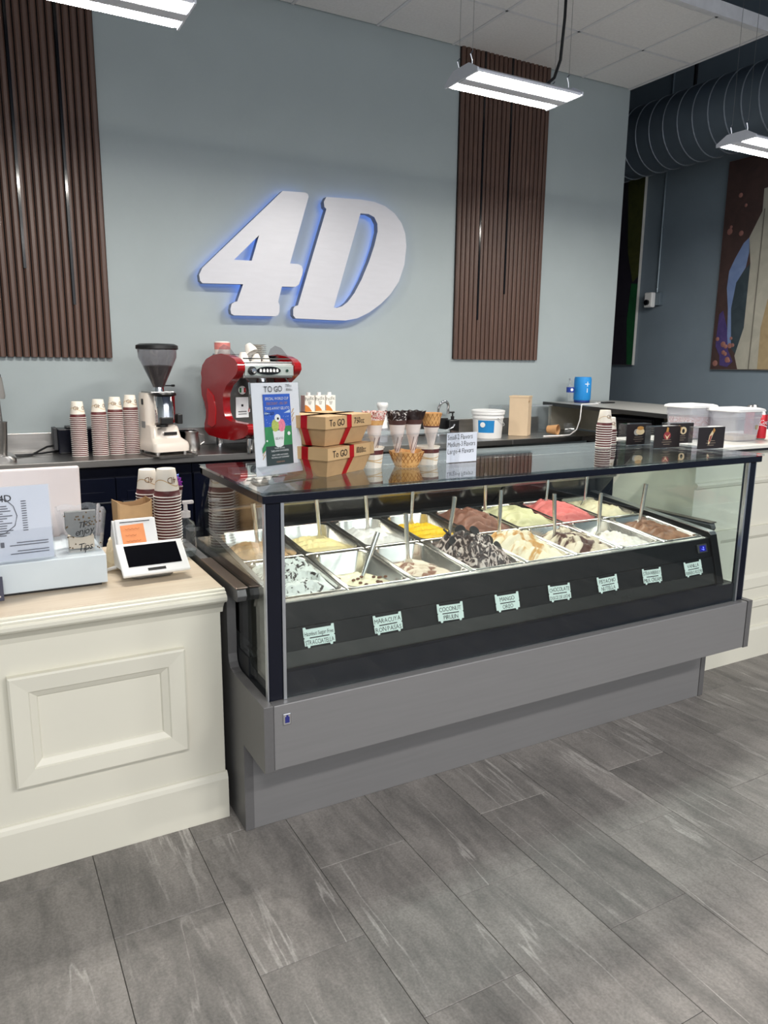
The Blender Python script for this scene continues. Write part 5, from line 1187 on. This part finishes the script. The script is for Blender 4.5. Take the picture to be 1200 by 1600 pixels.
def open_cup(label, x, y, r, h):
    t = thing('paper_cup', label, 'cup', (x, y, TZ), group='sample cups under the cone stand')
    rb = r * 0.84
    MB().lathe([(rb, 0), (rb * 1.005, 0.002), (r * 0.955, h * 0.62), (r * 0.965, h * 0.66), (r * 0.985, h * 0.88), (r, h * 0.96), (r * 1.045, h * 0.965), (r * 1.05, h), (r * 0.99, h), (r * 0.93, h * 0.8), (rb * 0.9, 0.006), (0, 0.005)], 26, mats=[0, 0, 0, 1, 0, 0, 0, 0, 0, 0, 0]).build('cup', [CUPW, MAROON], t)
    b = MB()
    for q, z0 in ((0.0, 0.28), (0.6, 0.42)):
        for k in range(14):
            a0, a1 = R(-175 + 12 * k), R(-163 + 12 * k)
            f0, f1 = z0 + 0.06 * math.sin(a0 * 2 + q * 3), z0 + 0.06 * math.sin(a1 * 2 + q * 3)
            def P(a, z): rr_ = (rb + (r * 0.955 - rb) * z / 0.62) * 1.006; return (rr_ * math.cos(a), rr_ * math.sin(a), z * h)
            b.add([P(a0, f0), P(a1, f1), P(a1, f1 + 0.045), P(a0, f0 + 0.045)], [(0, 1, 2, 3)])
    b.build('printed_wave', TAN, t, recalc=False)
open_cup('open paper cup with maroon band, right of the waffle bowl', 0.742, 0.315, 0.044, 0.066)
open_cup('open paper cup with maroon band, left of the waffle bowl beside the kraft boxes', 0.512, 0.33, 0.048, 0.072)
# price sign
t = thing('price_sign', 'small acrylic sign with handwritten cup sizes on the case top', 'sign', (0.877, 0.30, TZ), R(2))
MB().box(-0.095, 0.075, -0.004, 0.03, 0.0, 0.108).build('block', ACRYLIC, t, bevel=0.001)
MB().box(-0.066, 0.073, -0.0052, -0.0045, 0.002, 0.112).build('paper', mat('paper_cool', (226, 230, 242), 0.6, var=0.01), t)
b = MB()
for s_, z in (('Small-2 Flavors', 0.086), ('Medium-3 Flavors', 0.060), ('Large-4 Flavors', 0.034)): b.text(s_, (-0.062, -0.0058, z), (1, 0, 0.02), (0, 0, 1), 0.0265, jit=0.07, cond=0.7, maxw=0.128)
b.build('handwriting', INK, t, recalc=False)
# dark menu cards in acrylic blocks
CARDB = mat('card_black', (34, 26, 28), 0.4, var=0.06); CARDT = mat('card_print', (150, 134, 116), 0.5)
def menu(label, x, y, rz, kind, w=0.155, h=0.098, d=0.05):
    t = thing('menu_holder', label, 'menu card', (x, y, TZ), rz, group='dark menu cards on the case top')
    b = MB(); b.box(-w / 2, w / 2, -d / 2, -d / 2 + 0.003, 0, h).box(-w / 2, w / 2, d / 2 - 0.003, d / 2, 0, h).box(-w / 2, -w / 2 + 0.003, -d / 2 + 0.003, d / 2 - 0.003, 0, h).box(w / 2 - 0.003, w / 2, -d / 2 + 0.003, d / 2 - 0.003, 0, h).box(-w / 2 + 0.003, w / 2 - 0.003, -d / 2 + 0.003, d / 2 - 0.003, h - 0.003, h)
    b.build('block', ACRYLIC, t)
    y0 = -d / 2 - 0.0012
    MB().box(-w / 2 + 0.004, w / 2 - 0.001, y0, y0 + 0.001, 0.002, h - 0.001).build('card', CARDB, t)
    b = MB()
    for z, ww in ((0.036, 0.05), (0.026, 0.06), (0.016, 0.04)): b.box(-ww / 2, ww / 2, y0 - 0.0006, y0, z, z + 0.002)
    b.build('card_lines', CARDT, t)
    yy = y0 - 0.0008
    CW, GD, RD = mat('print_cream', (226, 204, 164), 0.5), mat('print_gold', (190, 140, 74), 0.5), mat('print_berry', (150, 50, 60), 0.5)
    P2 = lambda pts, nm, m_, o_=0.0: MB().prism(pts, 'y', yy - o_, y0).build(nm, m_, t)
    if kind == 'coffee':
        P2(disc(-0.012, 0.060, 0.018, 0.015, 0), 'print_plate', mat('print_silver', (170, 168, 164), 0.5)); P2(disc(0.008, 0.062, 0.026, 0.015, 0), 'print_cup', CW, 0.0003); P2(disc(0.008, 0.078, 0.02, 0.009, 0), 'print_cream_top', GD, 0.0006)
    elif kind == 'berry':
        P2([(-0.008, 0.072), (0.006, 0.07), (0.008, 0.09), (-0.003, 0.094)], 'print_cone', GD); P2(disc(0.0, 0.056, 0.022, 0.018, 0), 'print_scoop', RD); P2([(-0.016, 0.062), (0.0, 0.05), (0.018, 0.064), (0.0, 0.038)], 'print_cream_top', CW, 0.0004)
    elif kind == 'bowl':
        P2(disc(0.012, 0.062, 0.02, 0.018, 0), 'print_bowl', CW); P2(disc(-0.014, 0.07, 0.012, 0.018, 0), 'print_scoop', GD, 0.0003); P2(disc(0.012, 0.060, 0.008, 0.01, 0), 'print_scoop', INK, 0.0005)
    else:
        P2([(-0.018, 0.022), (-0.010, 0.022), (0.014, 0.075), (0.004, 0.082), (-0.012, 0.06)], 'print_cone', CW); P2([(-0.014, 0.032), (-0.006, 0.034), (0.004, 0.062), (-0.008, 0.058)], 'print_filling', RD, 0.0003); P2([(0.004, 0.076), (0.014, 0.072), (0.022, 0.084), (0.012, 0.094)], 'print_cream_top', GD, 0.0004)
menu('dark menu card with a coffee cup picture, leftmost in an acrylic block', 1.99, 0.49, R(-3), 'coffee')
menu('dark menu card with a berry sundae picture, second from the left', 2.01, 0.345, R(-2), 'berry', 0.165)
menu('dark menu card with a bowl picture, between and behind the other two', 2.23, 0.45, R(-6), 'bowl', 0.15)
menu('dark menu card with a tall cone picture, rightmost and nearest', 2.165, 0.235, R(-3), 'tall', 0.17)
# lid stack behind the cards
for k in range(4):
    o = MB().lathe([(0.03, 0), (0.03, 0.005), (0.026, 0.009), (0, 0.01)], 18).build('cup_lid', FROST, loc=(2.13, 0.56, TZ + 0.0105 * k))
    tag(o, 'clear cup lid, %s from the bottom of the small stack behind the menu cards' % ORD[k], 'lid', 'cup lids behind the menu cards')

# ------------------------------------------------------------------ tubs and cans on the right counter
def tub(label, x, y, w, d, h, rz, fillm, fillh, group='plastic tubs on the right counter'):
    t = thing('plastic_tub', label, 'tub', (x, y, 1.1585), rz, group=group)
    r1 = lambda s, z: [(px, py, z) for px, py in rrect(-w / 2 * s, w / 2 * s, -d / 2 * s, d / 2 * s, 0.02)]
    MB().loft([r1(0.86, 0.0), r1(0.96, h * 0.78), r1(1.0, h * 0.80), r1(1.0, h), r1(0.98, h), r1(0.94, h * 0.78), r1(0.84, 0.004)], 0, True).build('tub', FROST, t, recalc=False)
    MB().loft([r1(1.1, h), r1(1.12, h + 0.004), r1(1.08, h + 0.012), r1(0.9, h + 0.018), r1(0.88, h + 0.013)], 0, True).build('lid', WHITEP, t)
    MB().loft([r1(0.82, 0.005), r1(0.82 + 0.11 * fillh / h, fillh)], 0, True).build('filling', fillm, t)
    return t
tub('lidded plastic tub with pink sprinkles inside, on the white bar top', 2.665, 0.735, 0.200, 0.17, 0.165, 0, SPRK, 0.115)
t = tub('lidded plastic tub nearly empty, right of the pink one', 2.803, 0.565, 0.215, 0.18, 0.152, 0, swirl('wafer_crumbs', ((206, 170, 120), (236, 222, 196)), 40, 1), 0.028)
MB().box(0.055, 0.073, -0.0855, -0.0835, 0.06, 0.082).build('sticker', mat('sticker_tan', (150, 140, 110), 0.5), t)
def can(label, x, y, h=0.15):
    t = thing('soda_can', label, 'can', (x, y, 1.1585), R(-6), group='red soda cans')
    MB().lathe([(0.026, 0), (0.033, 0.008), (0.033, h - 0.018), (0.027, h - 0.004), (0.026, h), (0.024, h - 0.003), (0, h - 0.004)], 28, mats=[1, 0, 1, 1, 1, 1]).build('body', [mat('can_red', (196, 24, 40), 0.3, 0.3, var=0.02), STEEL], t)
    b = MB().text('Coca-Cola', (0, 0, 0), (1, 0.0, 0), (0.25, 1, 0), 0.034, cond=0.85, gap=0.03)
    out = []
    for X_, Y_, Z_ in b.v:
        a = R(-150) + X_ / 0.033; out.append((0.0334 * math.cos(a), 0.0334 * math.sin(a), 0.082 + Y_))
    b.v = out; b.build('lettering', PWm, t, recalc=False)
    b = MB()
    for k in range(10):
        a0, a1 = R(-150 + 14 * k), R(-136 + 14 * k); z0, z1 = 0.070 + 0.006 * math.sin(a0 * 2), 0.070 + 0.006 * math.sin(a1 * 2)
        b.add([(0.0334 * math.cos(q_), 0.0334 * math.sin(q_), z_) for q_, z_ in ((a0, z0), (a1, z1), (a1, z1 + 0.004), (a0, z0 + 0.004))], [(0, 1, 2, 3)])
    b.build('wave_print', PWm, t, recalc=False)
can('red soda can with white script beside the nearly empty tub', 2.966, 0.53)
can('red soda can behind the front one, at the right edge', 3.075, 0.66, 0.172)

# ------------------------------------------------------------------ things on the oak counter
# cash drawer box
t = thing('cash_drawer', 'cool white flat-fronted box at the front left of the oak counter', 'box', (0, 0, 0))
MB().box(-1.05, -0.372, 0.47, 0.80, CT + 0.008, CT + 0.102).build('box', COOLBOX, t, bevel=0.003)
MB().box(-1.03, -0.39, 0.48, 0.79, CT, CT + 0.008).build('base', BLACKP, t)
CB = CT + 0.102
t = thing('name_plate', 'small dark plate with two screws at the left edge of the oak counter', 'plate', (-0.72, 0.437, CT))
MB().box(-0.05, 0.045, -0.002, 0.002, 0.0, 0.075).build('plate', mat('plate_slate', (72, 74, 92), 0.35), t, bevel=0.001)
for z in (0.014, 0.062): MB().lathe([(0.004, 0), (0.003, 0.002), (0, 0.002)], 10, xf=Matrix.Translation((0.034, -0.002, z)) @ Matrix.Rotation(R(90), 4, 'X')).build('screw', CHROME, t)
MB().box(-0.05, 0.045, 0.002, 0.03, 0.0, 0.003).build('foot', ACRYLIC, t)
# POS monitor seen from behind
t = thing('pos_monitor', 'large white back of a till monitor on the oak counter', 'monitor', (-0.7, 0.84, CT))
lm = Matrix.Translation((0, 0.0, 0.03)) @ Matrix.Rotation(R(7), 4, 'X')
MB().box(-0.33, 0.302, -0.012, 0.012, 0.0, 0.32, xf=lm).build('housing', mat('monitor_white', (236, 224, 222), 0.35, var=0.01), t, bevel=0.006)
MB().box(-0.31, 0.285, 0.012, 0.0135, 0.02, 0.3, xf=lm).build('screen', BLACKGLOSS, t)
MB().box(-0.12, 0.06, -0.02, 0.09, 0.0, 0.012).box(-0.06, 0.0, 0.013, 0.035, 0.012, 0.12).build('stand', WHITEP, t, bevel=0.003)
# menu sheet in acrylic
t = thing('menu_sheet', 'printed white menu sheet in an acrylic holder on the white box', 'menu', (-0.625, 0.505, CB), R(4))
lm = Matrix.Rotation(R(-6), 4, 'X')
MB().box(-0.11, 0.108, -0.0035, -0.001, 0.0, 0.232, xf=lm).build('acrylic', ACRYLIC, t)
MB().box(-0.108, 0.104, -0.0009, 0.0, 0.002, 0.230, xf=lm).build('paper', mat('paper_cool', (226, 230, 242)), t)
MB().box(-0.11, 0.108, -0.03, 0.05, 0.0, 0.003).build('foot', ACRYLIC, t)
b = MB(); rr = random.Random(9)
for k in range(13):
    z = 0.17 - 0.0075 * k; b.box(-0.1, -0.005 - rr.uniform(0, 0.03), -0.0046, -0.004, z, z + 0.0026, xf=lm); b.box(0.022, 0.036, -0.0046, -0.004, z + 0.012, z + 0.0145, xf=lm)
for k in range(4): b.box(0.0 - 0.02 * (k % 2), 0.09, -0.0046, -0.004, 0.055 - 0.008 * k - (0.01 if k > 1 else 0), 0.0575 - 0.008 * k - (0.01 if k > 1 else 0), xf=lm)
b.build('print_lines', mat('print_grey', (96, 100, 112), 0.6), t)
b = MB(); b.text('4D', (-0.02, 0, 0.185), (1, 0, 0), (0, 0, 1), 0.03, cond=1.0, align='c'); b.v = [tuple(lm @ Vector((v[0], -0.0046, v[2]))) for v in b.v]; b.build('lettering', INK, t, recalc=False)
b = MB(); Dp = [(-0.06, 0.14), (-0.035, 0.19), (-0.02, 0.192), (0.0, 0.17), (0.008, 0.14), (0.0, 0.11), (-0.03, 0.088), (-0.07, 0.08), (-0.11, 0.083)]
b.tube([tuple(lm @ Vector((x, -0.0046, z))) for x, z in Dp], 0.0012, 5); b.tube([tuple(lm @ Vector((x, -0.0046, z))) for x, z in ((-0.045, 0.17), (-0.06, 0.12), (-0.068, 0.09))], 0.002, 5)
b.build('script_letter', mat('print_grey', (96, 100, 112)), t)
for (x, z) in ((-0.085, 0.035), (-0.045, 0.045)): MB().box(x, x + 0.010, -0.0046, -0.004, z, z + 0.016, xf=lm).build('pictogram', mat('print_grey', (96, 100, 112)), t)
# tip jar
t = thing('tip_jar', 'clear square tip jar with gold dots and black script on the white box', 'tip jar', (-0.432, 0.565, CB), R(3))
def sq(h_, z, wob=0): 
    o_ = []
    for (x0, y0), (x1, y1) in (((-1, -1), (1, -1)), ((1, -1), (1, 1)), ((1, 1), (-1, 1)), ((-1, 1), (-1, -1))):
        for k in range(8): f_ = k / 8; o_.append(((x0 + (x1 - x0) * f_) * h_, (y0 + (y1 - y0) * f_) * h_, z + wob * abs(math.sin(math.pi * f_ * 2))))
    return o_
MB().loft([sq(0.052, 0), sq(0.068, 0.134, 0.010), sq(0.065, 0.134, 0.010), sq(0.049, 0.004)], 0, False).build('jar', ACRYLIC, t, recalc=False)
b = MB(); rr = random.Random(12)
for k in range(46):
    u, z = rr.uniform(-0.9, 0.9), rr.choice([rr.uniform(0.006, 0.07), rr.uniform(0.09, 0.14)])
    hw = 0.052 + 0.016 * z / 0.132
    if abs(u) < 0.5 and z < 0.085: continue
    b.lathe([(0.0026, 0), (0, 0.0004)], 8, xf=Matrix.Translation((u * hw, -hw - 0.0004, z)) @ Matrix.Rotation(R(90), 4, 'X'))
    if k % 3 == 0: b.lathe([(0.0026, 0), (0, 0.0004)], 8, xf=Matrix.Translation((hw + 0.0004, u * hw, z)) @ Matrix.Rotation(R(90), 4, 'Y'))
b.build('gold_dots', mat('gold_dot', (96, 76, 48), 0.35, 0.3), t)['kind'] = 'stuff'
b = MB()
for s_, z, sz in (('TIPS', 0.088, 0.028), ('enjoy', 0.064, 0.034), ('Tips', 0.010, 0.036)): b.text(s_, (0.0, -0.0528 - 0.121 * z - 0.001, z), (1, 0, 0.12), (0.2, 0, 1), sz, align='c', jit=0.04, cond=0.85, gap=0.03)
b.build('lettering', INK, t, recalc=False)
b = MB(); b.prism([(-0.478, CB + 0.072)] + [(-0.432 + 0.046 * math.cos(R(q)), CB + 0.072 - 0.03 * math.sin(R(q))) for q in range(170, 0, -20)] + [(-0.386, CB + 0.072), (-0.384, CB + 0.128), (-0.478, CB + 0.128)], 'y', 0.560, 0.585)
b.box(-0.47, -0.394, 0.56, 0.605, CB + 0.006, CB + 0.045, 1)  # cream block below the grey round-bottomed panel
o = b.build('jar_insert', [mat('insert_grey', (128, 130, 130), 0.8), mat('insert_cream', (226, 210, 188), 0.8)]); tag(o, 'grey rounded and cream napkins inside the clear tip jar', 'contents')
# payment terminal
t = thing('payment_terminal', 'white payment terminal with black customer screen on the oak counter', 'payment terminal', (-0.225, 0.56, CT), R(2))
MB().loft([[(x, y, z) for x, y in rrect(-0.07, 0.07, y0, 0.06, 0.03)] for y0, z in ((-0.07, 0.0), (-0.09, 0.012), (-0.07, 0.03))], 0, True).build('base', mat('terminal_grey', (176, 178, 180), 0.35), t)
MB().prism([(-0.055, 0.03), (0.055, 0.02), (0.115, 0.02), (0.115, 0.10), (0.08, 0.175), (0.07, 0.175), (0.025, 0.085), (-0.035, 0.06)], 'x', -0.098, 0.045).build('printer_body', WHITEP, t, bevel=0.006)
lm = Matrix.Translation((0.0, -0.125, 0.026)) @ Matrix.Rotation(R(-52), 4, 'X')
MB().box(-0.11, 0.11, -0.006, 0.006, 0.0, 0.135, xf=lm).build('screen_frame', WHITEP, t, bevel=0.004)
MB().box(-0.086, 0.088, -0.0075, -0.006, 0.034, 0.122, xf=lm).build('screen', BLACKGLOSS, t)
MB().box(-0.028, 0.03, -0.0075, -0.006, 0.012, 0.022, xf=lm).build('card_slot', BLACKP, t)
lm2 = Matrix.Translation((-0.027, 0.022, 0.088)) @ Matrix.Rotation(R(-26.5), 4, 'X')
MB().box(-0.066, 0.066, -0.0085, 0.0, 0.0, 0.1, xf=lm2).build('printer_lid', WHITEP, t, bevel=0.004)
MB().box(-0.05, 0.05, -0.0095, -0.0085, 0.086, 0.089, xf=lm2).build('paper_slot', BLACKP, t)
rcpt = [[tuple(lm @ Vector((-0.1 + 0.07 * f_ + dx, -0.0065 - 0.020 * math.sin(f_ * 2.6), -0.002 + 0.038 * f_))) for dx in (0.0, 0.058)] for f_ in [k / 8 for k in range(9)]]
o = thing('sticky_note', 'orange sticky note on the payment terminal', 'note', (-0.225, 0.56, CT), R(2))
MB().box(-0.048, 0.03, -0.0098, -0.0092, 0.008, 0.078, xf=lm2 @ Matrix.Rotation(R(-2), 4, 'Y')).build('paper', mat('note_orange', (250, 160, 104), 0.7), o)
b = MB(); rr = random.Random(5)
for s_, z in (('Tip on card', 0.058), ('available', 0.038), ('thanks', 0.018)):
    q = MB().text(s_, (-0.009, 0, z), (1, 0, 0), (0, 0, 1), 0.012, align='c', jit=0.1) if False else None
for z in (0.062, 0.04, 0.02):
    pts = [(-0.036 + 0.006 * k, -0.0102, z + 0.002 * ((-1) ** k)) for k in range(9 if z != 0.04 else 7)]
    b.tube([tuple(lm2 @ Vector(p)) for p in pts], 0.0005, 4)
b.build('scribble', mat('note_ink', (170, 90, 50), 0.6), o)
o = MB().tube([(-0.31, 0.60, CT + 0.012), (-0.35, 0.57, CT + 0.006), (-0.39, 0.60, CT + 0.006), (-0.40, 0.75, CT + 0.006)] if False else [(-0.29, 0.62, CT + 0.03), (-0.325, 0.60, CT + 0.02), (-0.355, 0.62, CT + 0.007), (-0.365, 0.70, CT + 0.006), (-0.36, 0.85, CT + 0.006)], 0.006, 8).build('terminal_cable', WHITEP); tag(o, 'white cable leaving the left of the payment terminal', 'cable')
t = thing('wrapped_paper', 'crumpled cream paper beside the tip jar', 'paper', (-0.318, 0.66, CT))
b = MB(); rr = random.Random(8)
rings = []
for z, s in ((0.0, 0.030), (0.03, 0.034), (0.06, 0.03), (0.09, 0.024), (0.105, 0.014)):
    rings.append([((s + rr.uniform(-0.007, 0.007)) * math.cos(R(a)), (s + rr.uniform(-0.006, 0.006)) * math.sin(R(a)), z + rr.uniform(-0.006, 0.006) * (z > 0)) for a in range(0, 360, 30)])
b.loft(rings); b.build('crumple', mat('cream_wrap', (236, 218, 184), 0.7), t)
# paper bag
t = thing('paper_bag', 'open kraft paper bag standing behind the payment terminal', 'bag', (-0.226, 0.80, CT), R(5))
rings = []
for f_, z in ((0, 0.0), (0.5, 0.11), (1.0, 0.225)):
    ring = []
    for x, y in rrect(-0.062, 0.062, -0.035 - 0.012 * f_, 0.035 + 0.012 * f_, 0.006, 1): ring.append((x, y, z + (0.015 * f_ * (abs(x) / 0.062) ** 2)))
    n = []
    for i in range(len(ring)):
        a, c = Vector(ring[i]), Vector(ring[(i + 1) % len(ring)])
        for k in range(3):
            p = a.lerp(c, k / 3); zz = p.z - 0.025 * f_ - (0.02 * f_ * (1 - abs(p.x) / 0.062) if abs(p.y) > 0.02 else 0); n.append((p.x, p.y, zz))
    rings.append(n)
b = MB(); b.loft(rings + [[(x * 0.97, y * 0.95, z) for x, y, z in rings[-1]], [(x * 0.95, y * 0.93, 0.003) for x, y, z in rings[0]]], 0, False, caps=(True, True)); b.build('bag', KRAFT, t, recalc=False)
# sanitizer bottle
PUMP = glass('pump_frosted', (244, 244, 248), rough=0.25, f0=0.05, haze=0.6, hazecol=(232, 226, 226))
t = thing('sanitizer_bottle', 'clear pump bottle of sanitizer beside the tall cup stack', 'bottle', (-0.052, 0.715, CT))
MB().loft([[(x, y, z) for x, y in rrect(-w, w, -w * 0.7, w * 0.7, r_)] for w, r_, z in ((0.030, 0.012, 0), (0.033, 0.012, 0.006), (0.033, 0.012, 0.11), (0.028, 0.012, 0.128), (0.013, 0.008, 0.14), (0.012, 0.008, 0.148))], 0, True).build('bottle', ACRYLIC, t)
MB().loft([[(x, y, z) for x, y in rrect(-w, w, -w * 0.7, w * 0.7, r_)] for w, r_, z in ((0.029, 0.012, 0.003), (0.031, 0.012, 0.025))], 0, True).build('gel', glass('clear_gel', (235, 240, 240), haze=0.05), t)
MB().lathe([(0.017, 0.148), (0.017, 0.17), (0.008, 0.174), (0.007, 0.2)], 16).build('collar', PUMP, t)
MB().box(-0.012, 0.03, -0.008, 0.008, 0.197, 0.21).build('pump_head', PUMP, t, bevel=0.004)
# gummy bear cone
t = thing('gummy_cone', 'small paper cone of purple gummy bears behind the cup stacks', 'sweets', (0.020, 1.0, 0))
t.location = (-0.031, 0.915, 0.8366)
MB().lathe([(0.03, 0.0), (0.03, 0.004), (0.008, 0.006), (0.008, 0.14)], 16).build('holder', ACRYLIC, t)
MB().lathe([(0.008, 0.135), (0.02, 0.22), (0.0215, 0.222), (0.019, 0.222), (0.0, 0.16)], 18).build('cone', SLEEVE, t)
MB().lathe([(0.0186, 0.208), (0.0208, 0.22)], 18).build('band', MAROON, t)
GUM = mat('gummy_purple', (176, 70, 196), 0.15, var=0.05, trans=0.3); GUMB = mat('gummy_blue', (90, 120, 220), 0.15, trans=0.3)
for k, (dx, dz, m_) in enumerate(((-0.008, 0.0, GUM), (0.010, 0.002, GUM), (0.002, 0.018, GUMB), (-0.002, 0.008, GUM))):
    g = MB(); dy = -0.006 if k == 3 else 0.004
    g.ell((dx, dy, 0.231 + dz), (0.009, 0.007, 0.011), 10); g.ell((dx, dy - 0.002, 0.245 + dz), (0.0065, 0.006, 0.006), 10)
    for s in (-1, 1): g.ell((dx + s * 0.005, dy, 0.250 + dz), (0.0025, 0.002, 0.0025), 6); g.ell((dx + s * 0.008, dy - 0.005, 0.236 + dz), (0.003, 0.004, 0.003), 6); g.ell((dx + s * 0.006, dy - 0.005, 0.223 + dz), (0.0035, 0.004, 0.0035), 6)
    g.build('gummy_bear', m_, t)
